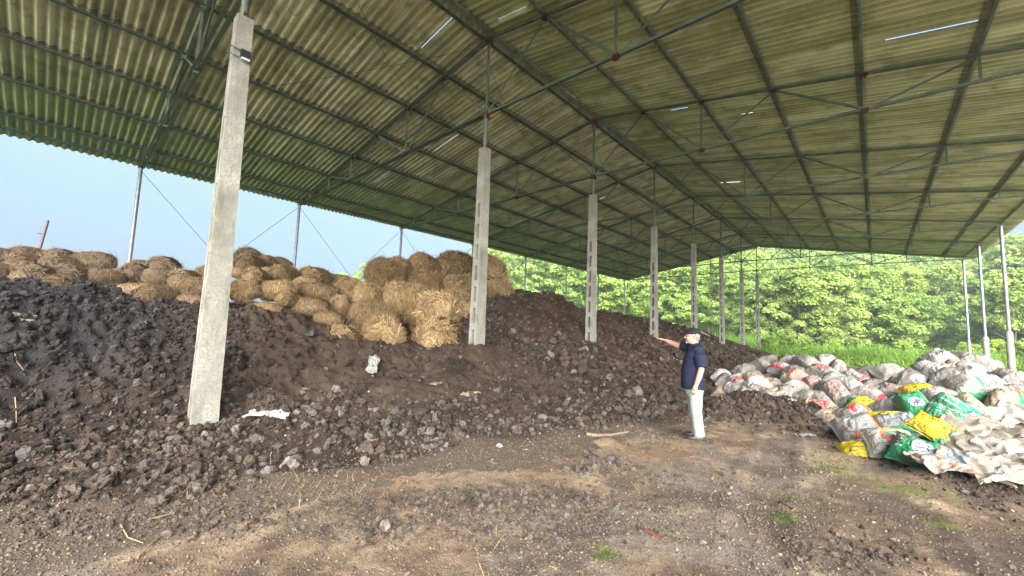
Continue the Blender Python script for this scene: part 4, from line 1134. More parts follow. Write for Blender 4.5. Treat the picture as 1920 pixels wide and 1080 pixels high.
# ---- sagging wires under the roof
def sag(a, b_, d, r=.006, n=14):
    a, b_ = np.array(a), np.array(b_); t = np.linspace(0, 1, n)[:, None]
    p = a + (b_ - a) * t; p[:, 2] -= (4 * t * (1 - t))[:, 0] * d
    return p
for a, b_, d in (((X0 + .1, YK(2), 8.45), (X0 - 5.1, YK(1) + 1.4, 7.55), .08), ((X0 - .2, YK(2) - .1, 8.5), (X0 - 1.9, YK(2) + 4.5, 7.9), .45), ((X0 - .1, YK(3), 8.5), (X0 - 1.8, YK(3) + 4.8, 8.0), .4),
                 ((X0 - 2.2, YK(1) + 1.2, 8.2), (X0 - 1.6, YK(1) + 1.3, 7.85), .16), ((X0 - 1.0, YK(2) - 3.0, 8.4), (X0 - 2.8, YK(2) - .3, 8.0), .1)):
    mb = MB(); mb.tube([P_(*p) for p in sag(a, b_, d)], .006, 5); mb.build('wire', M_PURLIN, shed)

# ---- floodlight strapped to the first pillar
M_BLACK = rough_mat('black_plastic', (.012, .012, .013), (.025, .025, .027), 20, .45, .05, .002)
M_WHITE = rough_mat('white_lens', (.65, .65, .63), (.75, .75, .73), 20, .4, 0)
fz = 5.40
nf = np.array((.30, -.954, 0))
fl = empty('floodlight', (X0 + .108, YK(1) - .02, fz)); fl.rotation_euler = (0, 0, R(90))
tag(fl, 'small black floodlight strapped near the top of the nearest concrete pillar', 'floodlight')
mb = MB(); mb.box((.045, -.060, 0), (.12, .05, .13)); 
for i in range(5): mb.box((.005 + i * .02, -.03, .02), (.006, .02, .09))
mb.build('housing', M_BLACK, fl)
mb = MB(); mb.box((.045, -.075, -.072), (.105, .045, .018)); mb.build('lens', M_WHITE, fl)
mb = MB()
for zz in (.075, -.035):
    for q_ in (-1, 1): mb.box((q_ * .132, .105, zz), (.006, .24, .016))
    mb.box((0, -.018, zz), (.26, .006, .016)); mb.box((0, .226, zz), (.27, .006, .016))
mb.build('strap', M_STEEL, fl)
mb = MB(); mb.bar((-.012, -.06, .07), (-.012, -.02, -.02), .006, .02); mb.bar((.102, -.06, .07), (.102, -.02, -.02), .006, .02); mb.build('bracket', M_STEEL, fl)

# ---------------------------------------------------------------- round straw bales
def mat_straw(name, lo, hi, dark):
    m, nt, b = new_mat(name)
    a = attr_node(nt, 'tone'); oi = nt.nodes.new('ShaderNodeObjectInfo')
    c = mixc(nt, a.outputs['Fac'], lo, hi)
    n1 = noise_tex(nt, 2.6, 4)
    c = mixc(nt, ramp(nt, [(.52, (0, 0, 0)), (.70, (.7, .7, .7))], n1), c, dark)
    c = mixc(nt, 1.0, c, oi.outputs['Color'], 'MULTIPLY')
    nt.links.new(c, b.inputs['Base Color']); b.inputs['Roughness'].default_value = .75; b.inputs['Specular IOR Level'].default_value = .25
    return m
M_STRAW = mat_straw('straw', (.15, .100, .052), (.46, .365, .235), (.16, .115, .075))
M_CORE = mat_straw('straw_core', (.055, .036, .019), (.11, .072, .036), (.07, .05, .03))  # darkened straw, so the shade in the gaps is in the colour
def strands(P0, T, Nn, L, wid, bend, rg):
    """curved ribbons: start P0, direction T, outward normal Nn"""
    n = len(P0); S = np.cross(T, Nn); S /= np.linalg.norm(S, axis=1)[:, None] + 1e-9
    V = []
    for q_, u in enumerate((0, .5, 1)):
        w_ = wid * (1, .9, .35)[q_]
        c = P0 + T * (L * u)[:, None] + Nn * (bend[0] * u + bend[1] * u * u)[:, None]
        V += [c - S * w_[:, None], c + S * w_[:, None]]
    V = np.stack(V, 1)                                                # n,6,3
    F = np.array([(0, 1, 3, 2), (2, 3, 5, 4)])
    FF = (F[None] + (np.arange(n) * 6)[:, None, None]).reshape(-1, 4)
    return V.reshape(-1, 3), FF
def bale_mesh(seed, shaggy=0.0, n=3000):
    """unit bale: axis along x, length 1, diameter 1 (scaled later)"""
    rg = np.random.default_rng(seed)
    nx, nt_ = 18, 36
    th = np.arange(nt_) * 2 * math.pi / nt_
    prof = []
    def rr_(x): return .5 * np.clip(1 - np.abs(x / .545) ** 2.8, 0, 1) ** .5
    for a_ in np.linspace(-1, 1, 21): x_ = .5449 * np.sign(a_) * (1 - (1 - abs(a_)) ** 1.8) if abs(a_) < 1 else .545 * a_; prof.append((x_, float(rr_(x_)) + .0008))
    prof = np.array(prof)
    def rad(P):
        return 1 + .22 * (noise3(P * 2.4 + seed, seed, 2) - .5) + .08 * (noise3(P * 8 + seed, seed + 3, 2) - .5)
    V = np.concatenate([np.stack([np.full(nt_, x), r * np.cos(th), r * np.sin(th)], 1) for x, r in prof])
    V = V * rad(V)[:, None]
    V[:, 2] *= np.where(V[:, 2] < 0, .90, .97)                        # settled under its own weight
    m = len(prof)
    F = np.array([(i * nt_ + j, i * nt_ + (j + 1) % nt_, (i + 1) * nt_ + (j + 1) % nt_, (i + 1) * nt_ + j) for i in range(m - 1) for j in range(nt_)])
    tone = np.clip(noise3(V * 6, seed + 9), 0, 1)
    core = (V * .985, F, tone)
    # wound strands round the barrel
    a = rg.uniform(0, 2 * math.pi, n); x = rg.uniform(-.51, .51, n)
    Nn = np.stack([0 * a, np.cos(a), np.sin(a)], 1); T = np.stack([rg.normal(0, .38, n), -np.sin(a), np.cos(a)], 1)
    T *= np.where(rg.random(n) < .5, 1, -1)[:, None]
    P0 = np.stack([x, .5 * np.cos(a), .5 * np.sin(a)], 1); P0[:, 1:] *= (2 * rr_(x))[:, None]; P0 = P0 * (rad(P0) * rg.uniform(.965, 1.03, n))[:, None]
    P0[:, 2] *= np.where(P0[:, 2] < 0, .90, .97)
    if shaggy:
        k = rg.random(n) < shaggy                                       # loose straw hangs straight down
        T[k] = np.stack([rg.normal(0, .22, k.sum()), rg.normal(0, .22, k.sum()), -np.ones(k.sum())], 1)
        P0[k] += Nn[k] * rg.uniform(0, .07, k.sum())[:, None]
    T /= np.linalg.norm(T, axis=1)[:, None]
    L = rg.uniform(.08, .26, n) * (1 + .5 * shaggy); wid = rg.lognormal(math.log(.0052), .45, n)
    out = rg.normal(.01, .045, n)
    V1, F1_ = strands(P0, T, Nn, L, wid, (out * L * 2, -(L * L) * (1.1 - .4 * shaggy)), rg)
    t1 = np.repeat(np.clip(rg.beta(.8, 1.0, n), 0, 1), 6)
    # swirled strands on both ends
    n2 = int(n * .75)
    r = .46 * np.sqrt(rg.random(n2)); a = rg.uniform(0, 2 * math.pi, n2); s = np.where(rg.random(n2) < .5, -1.0, 1.0)
    P0 = np.stack([s * .545 * np.clip(1 - (r / .5) ** 2, 0, 1) ** (1 / 2.8), r * np.cos(a), r * np.sin(a)], 1); P0 = P0 * (rad(P0) * rg.uniform(.98, 1.012, n2))[:, None]
    Nn = np.stack([s, 0 * a, 0 * a], 1)
    T = np.stack([rg.normal(0, .12, n2), -np.sin(a) + rg.normal(0, .95, n2), np.cos(a) + rg.normal(0, .95, n2)], 1); T /= np.linalg.norm(T, axis=1)[:, None]
    L = rg.uniform(.06, .19, n2)
    V2, F2_ = strands(P0, T, Nn, L, rg.lognormal(math.log(.0052), .45, n2), (rg.normal(.0, .03, n2) * L, -.55 * L * L), rg)
    t2 = np.repeat(np.clip(rg.beta(.8, 1.0, n2), 0, 1), 6)
    # stray hairs
    n3 = int(n * .04)
    a = rg.uniform(0, 2 * math.pi, n3); x = rg.uniform(-.53, .53, n3)
    Nn = np.stack([.2 * rg.normal(size=n3), np.cos(a), np.sin(a)], 1); P0 = np.stack([x, .5 * np.cos(a), .47 * np.sin(a)], 1)
    T = Nn * .8 + rg.normal(0, .8, (n3, 3)); T /= np.linalg.norm(T, axis=1)[:, None]
    S_ = rg.normal(size=(n3, 3)); S_ /= np.linalg.norm(S_, axis=1)[:, None]
    V3, F3_ = strands(P0, T, S_, rg.uniform(.06, .22, n3), rg.uniform(.0025, .005, n3), (rg.normal(0, .03, n3), rg.normal(0, .03, n3)), rg)
    t3 = np.repeat(rg.uniform(.3, 1, n3), 6)
    Vs = [core[0], V1, V2, V3]; off = np.cumsum([0] + [len(v) for v in Vs[:-1]])
    Fs = [core[1], F1_ + off[1], F2_ + off[2], F3_ + off[3]]
    me = mesh_np('straw_bale', np.concatenate(Vs), np.concatenate(Fs), False)
    attr_f(me, 'tone', np.concatenate([core[2], t1, t2, t3]))
    me.materials.append(M_CORE); me.materials.append(M_STRAW)
    mi = np.zeros(len(me.polygons), np.int32); mi[len(core[1]):] = 1
    me.polygons.foreach_set('material_index', mi)
    return me
BALES = [bale_mesh(11 + i, 0.0, 3600) for i in range(4)]
SHAGGY = [bale_mesh(31 + i, 0.30, 5600) for i in range(4)]
# px, py, apparent width, height, plane X, view ('e' end on, 's' side on, 'a' at an angle, 'h' shaggy), tilt, label
G_L, G_M, G_R = 'straw bales stacked on the heap left of the nearest pillar', 'straw bales stacked between the nearest pillar and the tall bale mound', 'shaggy straw bales in the tall mound by the second pillar'
BL = [
 (6, 482, 46, 34, -11.3, 'e', 0, 'grey straw bale of the top row cut by the photo edge'),
 (55, 476, 50, 28, -11.9, 'e', 0, 'straw bale at the back of the top row, under the leaning rusty pole'),
 (50, 491, 60, 32, -11.0, 'e', 0, 'straw bale of the top row, in front of the leaning rusty pole'),
 (118, 480, 48, 26, -11.8, 'e', 0, 'straw bale peeking out behind the middle of the top row of the left stack'),
 (115, 494, 60, 34, -10.9, 'e', 0, 'straw bale of the top row, between the pole bale and the open gap bale'),
 (177, 491, 66, 40, -11.0, 'a', 0, 'plump straw bale closing the right end of the top row before the open gap'),
 (8, 516, 56, 46, -10.4, 'e', 0, 'straw bale of the second row cut by the photo edge'),
 (66, 514, 72, 40, -10.4, 'e', 0, 'wide straw bale second in the second row of the left stack'),
 (141, 517, 64, 38, -10.5, 'e', 0, 'straw bale in the second row under the plump end bale'),
 (197, 522, 48, 38, -10.4, 'e', 0, 'straw bale below the open gap, left of a half hidden one'),
 (226, 522, 34, 34, -10.8, 'e', 0, 'half hidden straw bale below the open gap'),
 (257, 514, 48, 40, -10.7, 'e', 0, 'straw bale at the foot of the first edge post'),
 (266, 497, 40, 20, -11.6, 'e', 0, 'low straw bale just right of the first edge post, far back'),
 (308, 494, 52, 28, -11.3, 'e', 0, 'dark rounded straw bale alone on the skyline left of the nearest pillar'),
 (40, 545, 66, 22, -9.7, 's', 0, 'flat sunken straw bale at the soil edge on the far left'),
 (103, 533, 74, 36, -9.8, 'a', 0, 'broad golden straw bale half sunk in the black soil'),
 (160, 543, 56, 22, -10.0, 's', 0, 'low straw bale tucked right of the broad golden bale'),
 (296, 518, 66, 34, -10.4, 's', 0, 'bright straw bale lying sideways below the lone skyline bale'),
 (346, 522, 54, 36, -10.2, 'e', 0, 'straw bale seen end on, two left of the nearest pillar'),
 (250, 543, 76, 24, -9.8, 's', 0, 'long low straw bale lying along the soil edge'),
 (294, 546, 60, 28, -9.5, 'e', 0, 'straw bale sunk in the soil right of the long low one'),
 (361, 540, 66, 42, -9.6, 'a', 0, 'square shouldered straw bale beside the nearest pillar'),
 (358, 562, 62, 22, -9.3, 's', 0, 'thin straw bale under the square shouldered one'),
 (388, 516, 40, 36, -10.6, 'e', 0, 'straw bale almost hidden behind the nearest pillar'),
]
BM = [
 (468, 478, 52, 26, -12.8, 'e', 0, 'topmost straw bale just right of the nearest pillar'),
 (470, 494, 46, 32, -12.2, 'e', 0, 'dark straw bale end under the topmost one right of the nearest pillar'),
 (501, 494, 30, 32, -12.5, 'e', 0, 'shadowy straw bale right of the two topmost ones'),
 (530, 494, 36, 22, -12.9, 'a', 20, 'small tilted straw bale far back beside the second edge post'),
 (481, 520, 40, 36, -11.3, 'e', 0, 'straw bale showing a dark hole in its end'),
 (451, 515, 32, 30, -11.8, 's', 0, 'straw bale tight against the right side of the nearest pillar'),
 (502, 513, 30, 26, -11.9, 's', 0, 'straw bale wedged behind the bale with the hole'),
 (533, 516, 48, 38, -11.6, 'e', 0, 'round straw bale end at the foot of the second edge post'),
 (456, 545, 46, 48, -10.7, 'a', 0, 'tall straw bale at the lower right of the nearest pillar'),
 (520, 546, 64, 44, -10.7, 'a', -16, 'straw bale leaning left with a pointed shoulder'),
 (484, 548, 32, 26, -11.0, 's', 0, 'straw bale in the dark gap behind the leaning bale'),
 (499, 577, 62, 22, -9.7, 's', 0, 'flat golden straw bale on the soil edge in the dip'),
 (541, 562, 38, 34, -10.3, 'e', 18, 'small tilted straw bale left of two long ones'),
 (590, 515, 62, 30, -11.7, 'e', 0, 'rounded straw bale on the skyline right of the second edge post'),
 (570, 530, 56, 24, -11.3, 's', 0, 'straw bale under the rounded skyline one'),
 (594, 545, 74, 32, -10.8, 's', 0, 'long straw bale lying sideways, upper one of a pair'),
 (582, 575, 74, 36, -10.1, 's', 0, 'long straw bale lying sideways, lower one of a pair'),
 (634, 524, 50, 20, -11.8, 's', 0, 'thin straw bale on the skyline before the far treetops'),
 (655, 545, 62, 50, -10.9, 'a', 0, 'big straw bale where the long pair meets the tall mound'),
 (638, 571, 42, 36, -10.2, 'e', 0, 'straw bale right of the lower long one'),
 (617, 597, 52, 28, -9.5, 's', 0, 'straw bale under the long pair, its base in the soil'),
 (642, 630, 62, 42, -8.75, 'e', 0, 'brown straw bale rolled down alone onto the soil slope'),
]
BR = [
 (722, 513, 66, 54, -11.2, 'h', 0, 'domed shaggy bale on the left shoulder of the tall mound'),
 (747, 506, 44, 44, -11.5, 'h', 0, 'dark shaggy bale end behind the left shoulder of the mound'),
 (797, 499, 62, 42, -11.3, 'h', 0, 'shaggy bale on the crest at the foot of the third edge post'),
 (856, 500, 84, 52, -11.2, 'h', 0, 'highest shaggy bale of the mound, just left of the second pillar'),
 (910, 512, 54, 66, -11.0, 'h', 0, 'shaggy bale just behind the second pillar, right of the highest one'),
 (688, 556, 46, 46, -10.4, 'h', 0, 'pointed shaggy bale on the left flank of the mound'),
 (700, 590, 76, 54, -9.6, 'h', 0, 'shaggy bale low on the left flank above the hanging one'),
 (719, 628, 66, 62, -8.75, 'h', 0, 'shaggy bale sliding down to a yellow tip above the plastic bag'),
 (758, 560, 84, 56, -10.1, 'h', 0, 'shaggy bale in the middle of the mound left of the large front one'),
 (788, 530, 76, 44, -10.8, 'h', 0, 'shaggy bale under the crest in the middle of the mound'),
 (812, 583, 104, 62, -9.4, 'h', 0, 'largest shaggy bale at the front, a dark patch on its top'),
 (824, 622, 106, 54, -8.8, 'h', 0, 'shaggy bale under the largest front one, its foot in the soil'),
 (860, 553, 70, 70, -10.2, 'h', 0, 'tall shaggy bale between the largest front one and the second pillar'),
 (924, 552, 58, 66, -10.4, 'h', 0, 'shaggy bale right of the second pillar, under the shoulder'),
 (944, 574, 40, 36, -10.2, 'h', 0, 'small shaggy bale at the right foot of the mound'),
 (912, 592, 56, 48, -9.8, 'h', 0, 'shaggy bale low behind the right side of the second pillar'),
 (868, 606, 60, 66, -9.4, 'h', 0, 'shaggy bale against the left side of the second pillar base'),
]
rb = random.Random(21)
for gi, (lst, grp) in enumerate(((BL, G_L), (BM, G_M), (BR, G_R))):
    for i, (px, py, wp, hp, X, view, tilt, lab) in enumerate(lst):
        p, D = at_X(px, py, X)
        wm, hm = wp * D / FPX, hp * D / FPX
        if view == 's': Ln, dia = wm * 1.02, min(max(hm * 1.15, wm * .52), wm * .8); yaw = 0 + rb.uniform(-12, 12)
        elif view == 'e': Ln, dia = wm * 1.15, max(wm, hm) * .98; yaw = 90 + rb.uniform(-22, 22)
        elif view == 'a': Ln, dia = wm * .98, max(hm * 1.05, wm * .70); yaw = rb.choice((-38, 38)) + rb.uniform(-8, 8)
        else: Ln, dia = wm * 1.0, max(hm * 1.12, wm * .72); yaw = rb.choice((-1, 1)) * rb.uniform(38, 88); Ln *= 1.12; dia *= 1.08
        cyp = py - hp / 2 + dia * .94 * FPX / D / 2; p, D = at_X(px, cyp, X)
        src = (SHAGGY if view == 'h' else BALES)
        o = bpy.data.objects.new('straw_bale', src[(i * 3 + gi) % 4]); col.objects.link(o)
        base = math.degrees(math.atan2(RV[1], RV[0]))
        o.rotation_euler = (R(0 if view == 'h' else rb.uniform(0, 25)), R(tilt + rb.uniform(-5, 5) + (rb.uniform(-14, 14) if view == 'h' else 0)), R(base + yaw))
        o.scale = (Ln, dia, dia)
        o.location = p
        Ln *= .90; dia *= (.93 if gi < 2 else .97); o.scale = (Ln, dia, dia)
        g_ = rb.uniform(.75, 1.3)
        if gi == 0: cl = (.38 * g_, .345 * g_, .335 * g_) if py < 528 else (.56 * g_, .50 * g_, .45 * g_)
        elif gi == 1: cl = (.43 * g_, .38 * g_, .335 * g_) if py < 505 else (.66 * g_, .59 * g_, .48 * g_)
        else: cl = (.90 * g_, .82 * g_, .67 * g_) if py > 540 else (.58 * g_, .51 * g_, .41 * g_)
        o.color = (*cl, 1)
        tag(o, lab, 'straw bale', grp)

def mat_leaf(name, lo, hi, trans=.42):
    m, nt, b = new_mat(name)
    a = attr_node(nt, 'tone'); oi = nt.nodes.new('ShaderNodeObjectInfo')
    c = mixc(nt, a.outputs['Fac'], lo, hi)
    c = mixc(nt, 1.0, c, oi.outputs['Color'], 'MULTIPLY')
    nt.links.new(c, b.inputs['Base Color']); b.inputs['Roughness'].default_value = .55; b.inputs['Specular IOR Level'].default_value = .3
    tr = nt.nodes.new('ShaderNodeBsdfTranslucent'); nt.links.new(c, tr.inputs[0])
    mx = nt.nodes.new('ShaderNodeMixShader'); mx.inputs[0].default_value = trans
    out_ = nt.nodes['Material Output']
    nt.links.new(b.outputs[0], mx.inputs[1]); nt.links.new(tr.outputs[0], mx.inputs[2]); nt.links.new(mx.outputs[0], out_.inputs[0])
    return m
M_LEAF = mat_leaf('leaf', (.115, .18, .045), (.40, .49, .15))
M_GRASS = mat_leaf('grass_blade', (.09, .19, .022), (.27, .44, .07))
build_sacks()

# ---------------------------------------------------------------- the man
def fuse(mb, name, voxel=.008, smooth=6, wrinkle=0.0, seed=1, wsc=9.0):
    """many overlapping shapes become one continuous surface"""
    me = mb.mesh(name); o = bpy.data.objects.new(name, me); col.objects.link(o)
    r = o.modifiers.new('r', 'REMESH'); r.mode = 'VOXEL'; r.voxel_size = voxel
    s = o.modifiers.new('s', 'SMOOTH'); s.factor = .5; s.iterations = smooth
    dg = bpy.context.evaluated_depsgraph_get(); new = bpy.data.meshes.new_from_object(o.evaluated_get(dg))
    bpy.data.objects.remove(o); new.name = name
    n = len(new.vertices); P = np.empty(n * 3, np.float32); new.vertices.foreach_get('co', P); P = P.reshape(-1, 3)
    if wrinkle:
        Nn = np.empty(n * 3, np.float32); new.vertices.foreach_get('normal', Nn); Nn = Nn.reshape(-1, 3)
        h = 1 - np.abs(noise3(P * np.array((1, 1, .62)) * wsc, seed, 3) - .5) * 4
        P = P + Nn * (h * wrinkle)[:, None]; new.vertices.foreach_set('co', P.astype(np.float32).ravel()); new.update()
    new.polygons.foreach_set('use_smooth', np.ones(len(new.polygons), bool))
    return new
def loft(mb, rings, n=20):
    """rings: (cx, cy, z, ax, ay)"""
    t = np.arange(n) * 2 * math.pi / n
    V = np.concatenate([np.stack([cx + ax * np.cos(t), cy + ay * np.sin(t), np.full(n, z)], 1) for cx, cy, z, ax, ay in rings])
    m_ = len(rings)
    F = [(i * n + j, i * n + (j + 1) % n, (i + 1) * n + (j + 1) % n, (i + 1) * n + j) for i in range(m_ - 1) for j in range(n)]
    mb.add(V, F)
    for k in (0, m_ - 1):
        cx, cy, z = rings[k][:3]; Vc = np.concatenate([V[k * n:(k + 1) * n], [[cx, cy, z]]])
        mb.add(Vc, [((j + 1) % n, j, n) if k == 0 else (j, (j + 1) % n, n) for j in range(n)])
def ball(mb, c, r):
    V, F = ico(2); mb.add(V * np.array(r) + np.array(c), F)
M_SKIN = rough_mat('skin', (.44, .235, .165), (.52, .29, .21), 12, .5, .12, .002)
M_NAVY = rough_mat('navy_cotton', (.009, .012, .030), (.016, .020, .046), 20, .8, .3, .003)
M_PANT = rough_mat('pale_mint_cotton', (.24, .28, .245), (.30, .335, .295), 9, .8, .3, .004)
M_CAP = rough_mat('black_cotton', (.008, .008, .010), (.016, .016, .019), 30, .8, .2, .002)
M_SHOE = rough_mat('black_leather', (.010, .010, .011), (.030, .028, .026), 20, .4, .2, .003)
M_SOLE = rough_mat('shoe_sole', (.05, .045, .04), (.09, .08, .07), 20, .8, .2, .002)
M_HAIR = rough_mat('grey_hair', (.10, .095, .09), (.24, .23, .22), 60, .7, .4, .003)
M_EYE = rough_mat('eye', (.02, .015, .012), (.03, .02, .018), 20, .25, 0)
M_FRAME = rough_mat('glasses_frame', (.55, .52, .45), (.65, .62, .55), 20, .3, 0, metal=.7)

foot, _ = at_z(1304, 824, 0.0)
gz = float(ground_h(np.array([foot[0]]), np.array([foot[1]]))[0])
man = empty('person', (foot[0], foot[1], gz))
man.rotation_euler = (0, 0, math.atan2(-.32, -.947))
tag(man, 'man in navy shirt, pale trousers and black cap pointing with outstretched arm at the heap', 'person')
b = MB()
hx = .028
# head, neck
loft(b, [(hx + .020, 0, 1.463, .040, .036), (hx + .016, 0, 1.480, .066, .055), (hx + .010, 0, 1.510, .086, .067), (hx + .004, 0, 1.545, .096, .074), (hx - .002, 0, 1.585, .103, .078), (hx - .006, 0, 1.625, .104, .078), (hx - .008, 0, 1.660, .094, .071), (hx - .010, 0, 1.685, .070, .053), (hx - .010, 0, 1.700, .030, .022)])
ball(b, (hx + .088, 0, 1.478), (.020, .024, .017))                       # chin
b.tube([(hx + .096, 0, 1.600), (hx + .110, 0, 1.570), (hx + .123, 0, 1.553), (hx + .108, 0, 1.545)], [.008, .011, .015, .010], 8)    # nose
ball(b, (hx + .112, .010, 1.550), (.010, .010, .009)); ball(b, (hx + .112, -.010, 1.550), (.010, .010, .009))
ball(b, (hx + .094, 0, 1.521), (.012, .024, .006)); ball(b, (hx + .091, 0, 1.511), (.012, .021, .007))                                # lips
for s in (-1, 1):
    ball(b, (hx + .086, s * .034, 1.600), (.018, .024, .008)); ball(b, (hx + .070, s * .042, 1.545), (.022, .020, .024))                # brow, cheek
    b.tube([(hx - .012, s * .078, 1.548), (hx - .022, s * .088, 1.565), (hx - .026, s * .091, 1.590), (hx - .010, s * .084, 1.604), (hx - .002, s * .079, 1.580)], [.008, .010, .011, .009, .007], 7)   # ear
loft(b, [(-.02, 0, 1.36, .085, .10), (-.012, 0, 1.42, .066, .068), (.004, 0, 1.46, .060, .058), (.012, 0, 1.52, .062, .058)])
# trunk and legs under the clothes
loft(b, [(.03, 0, .74, .10, .14), (.035, 0, .92, .125, .155), (.03, 0, 1.08, .125, .16), (.01, 0, 1.24, .115, .17), (-.01, 0, 1.36, .085, .15), (-.015, 0, 1.42, .06, .09)])
for s, dx in ((1, -.01), (-1, .015)): b.tube([(dx + .01, s * .09, .80), (dx, s * .10, .45), (dx - .03, s * .10, .09), (dx + .04, s * .10, .045)], [.085, .055, .036, .032], 10)
# near arm hangs down with the hand loosely closed
LA = [(-.045, .140, 1.35), (-.078, .226, 1.21), (-.082, .252, 1.09), (-.050, .266, .97), (-.010, .268, .855)]
b.tube(LA, [.045, .046, .043, .043, .030], 12)
b.tube([(-.010, .268, .855), (.004, .266, .815), (.010, .262, .775)], [.028, .036, .036], 10)
for k in range(4):
    o = (k - 1.5) * .021; x0, z0 = .012 + o * .95, .770 + abs(k - 1.2) * .004; ln = (.036, .040, .038, .031)[k]
    b.tube([(x0, .268, z0), (x0 + .004, .266, z0 - ln), (x0 + .004, .244, z0 - ln - .016), (x0 + .002, .228, z0 - ln + .004)], [.0105, .0100, .0092, .0078], 7)
b.tube([(.026, .252, .815), (.046, .240, .785), (.046, .232, .752), (.038, .230, .728)], [.013, .012, .011, .009], 7)
# far arm points forward, palm up, fingers together
RA = [np.array(p) for p in ((0, -.170, 1.375), (.125, -.255, 1.395), (.255, -.345, 1.415), (.37, -.425, 1.455), (.455, -.480, 1.490))]
b.tube(RA, [.050, .050, .046, .042, .029], 12)
f = np.array((.78, -.52, .20)); f /= np.linalg.norm(f); sdv = np.cross(f, (0, 0, 1)); sdv /= np.linalg.norm(sdv); up_ = np.cross(sdv, f)
w_ = RA[-1]
V_, F_ = ico(2); Mx = np.stack([f, sdv, up_], 1); b.add((V_ * np.array((.056, .043, .017))) @ Mx.T + (w_ + f * .045), F_)
for k in range(4):
    o = sdv * (k - 1.5) * .0215; ln = (.066, .078, .072, .055)[k]; p0 = w_ + f * .085 + o
    b.tube([p0, p0 + f * ln * .5 + up_ * .002, p0 + f * ln - up_ * .010], [.0105, .0098, .0078], 7)
p0 = w_ + f * .025 + sdv * -.036; b.tube([p0, p0 + f * .035 - sdv * .022 + up_ * .004, p0 + f * .068 - sdv * .028 + up_ * .006], [.013, .012, .009], 7)
obj('body', fuse(b, 'body', .0060, 3), M_SKIN, man)
# shirt
b = MB()
loft(b, [(.020, 0, .770, .163, .188), (.032, 0, .84, .166, .192), (.038, 0, .93, .164, .194), (.039, 0, 1.03, .159, .197), (.029, 0, 1.13, .151, .201), (.020, 0, 1.22, .144, .206), (.004, 0, 1.31, .130, .204), (-.010, 0, 1.375, .108, .178), (-.012, 0, 1.425, .082, .115), (-.004, 0, 1.452, .070, .076)])
b.tube([(-.035, .110, 1.385), (-.050, .155, 1.365), (-.072, .215, 1.27), (-.085, .245, 1.16), (-.086, .250, 1.125)], [.075, .090, .089, .080, .082], 14)
b.tube([(-.005, -.150, 1.370), (.090, -.225, 1.392), (.170, -.285, 1.405), (.190, -.30, 1.408)], [.080, .078, .076, .077], 14)
sh_ = obj('shirt', fuse(b, 'shirt', .009, 5, .0105, 5, 6.5), M_NAVY, man)
b = MB()
for s in (-1, 1):
    b.tube([(-.075, s * .03, 1.478), (-.040, s * .068, 1.472), (.020, s * .070, 1.455), (.075, s * .030, 1.425)], [.011, .013, .014, .010], 7)
obj('collar', fuse(b, 'collar', .006, 2), M_NAVY, sh_)
for zz in (1.36, 1.27, 1.18, 1.09): 
    b = MB(); xx = {1.36: .105, 1.27: .145, 1.18: .176, 1.09: .203}[zz]; ball(b, (xx, .0, zz), (.004, .006, .006)); obj('button', b.mesh('button', True), M_CAP, sh_)
# trousers
b = MB()
loft(b, [(.012, 0, .66, .120, .165), (.015, 0, .74, .135, .175), (.022, 0, .84, .140, .178), (.030, 0, .90, .140, .178)])
for s, dx, dz in ((1, -.012, 0), (-1, .018, 0)):
    b.tube([(dx + .012, s * .085, .74), (dx + .006, s * .095, .60), (dx, s * .102, .44), (dx - .018, s * .103, .26), (dx - .036, s * .102, .12), (dx - .040, s * .102, .070)], [.104, .092, .076, .071, .070, .073], 16)
tr_ = obj('trousers', fuse(b, 'trousers', .009, 4, .0095, 9, 5.5), M_PANT, man)
b = MB(); b.box((.02, .186, .70), (.022, .012, .026)); obj('pocket_tag', b.mesh('pocket_tag'), M_CAP, tr_)
# shoes
for s, dx in ((1, -.020), (-1, .008)):
    b = MB(); y = s * .103
    loft(b, [(dx + .03, y, .012, .138, .046), (dx + .03, y, .035, .137, .047), (dx + .015, y, .060, .118, .043), (dx - .030, y, .085, .070, .040), (dx - .045, y, .105, .045, .038)])
    so = obj('shoe', fuse(b, 'shoe', .006, 3), M_SHOE, man)
    b = MB(); loft(b, [(dx + .03, y, -.004, .140, .048), (dx + .03, y, .014, .144, .051)]); obj('sole', b.mesh('sole', True), M_SOLE, so)
# cap, hair, glasses, eyes
b = MB()
loft(b, [(hx - .006, 0, 1.612, .113, .088), (hx - .008, 0, 1.642, .113, .087), (hx - .010, 0, 1.672, .100, .077), (hx - .012, 0, 1.697, .074, .058), (hx - .012, 0, 1.714, .036, .030)])
for k in range(9):
    a = R(-62 + 124 * k / 8); b.tube([(hx + .085 * math.cos(a), .080 * math.sin(a), 1.624), (hx + .02 + .172 * math.cos(a * .72), .085 * math.sin(a), 1.612 - .008 * abs(k - 4) / 4)], [.014, .010], 8)
ball(b, (hx - .012, 0, 1.718), (.009, .009, .005))
obj('cap', fuse(b, 'cap', .006, 3), M_CAP, man)
b = MB()
loft(b, [(hx - .055, 0, 1.520, .042, .058), (hx - .050, 0, 1.56, .058, .074), (hx - .042, 0, 1.60, .066, .082), (hx - .030, 0, 1.635, .078, .083)])
for s in (-1, 1): b.tube([(hx + .012, s * .0795, 1.612), (hx + .014, s * .078, 1.588)], [.010, .006], 6)
obj('hair', fuse(b, 'hair', .006, 2), M_HAIR, man)
b = MB()
for s in (-1, 1):
    t = np.linspace(0, 2 * math.pi, 15); b.tube([(hx + .104 - .012 * abs(math.sin(0)) , s * .033 + .024 * math.cos(q_), 1.584 + .016 * math.sin(q_)) for q_ in t], .0020, 5)
    b.tube([(hx + .103, s * .056, 1.588), (hx + .05, s * .080, 1.591), (hx - .018, s * .087, 1.590)], .0024, 5)
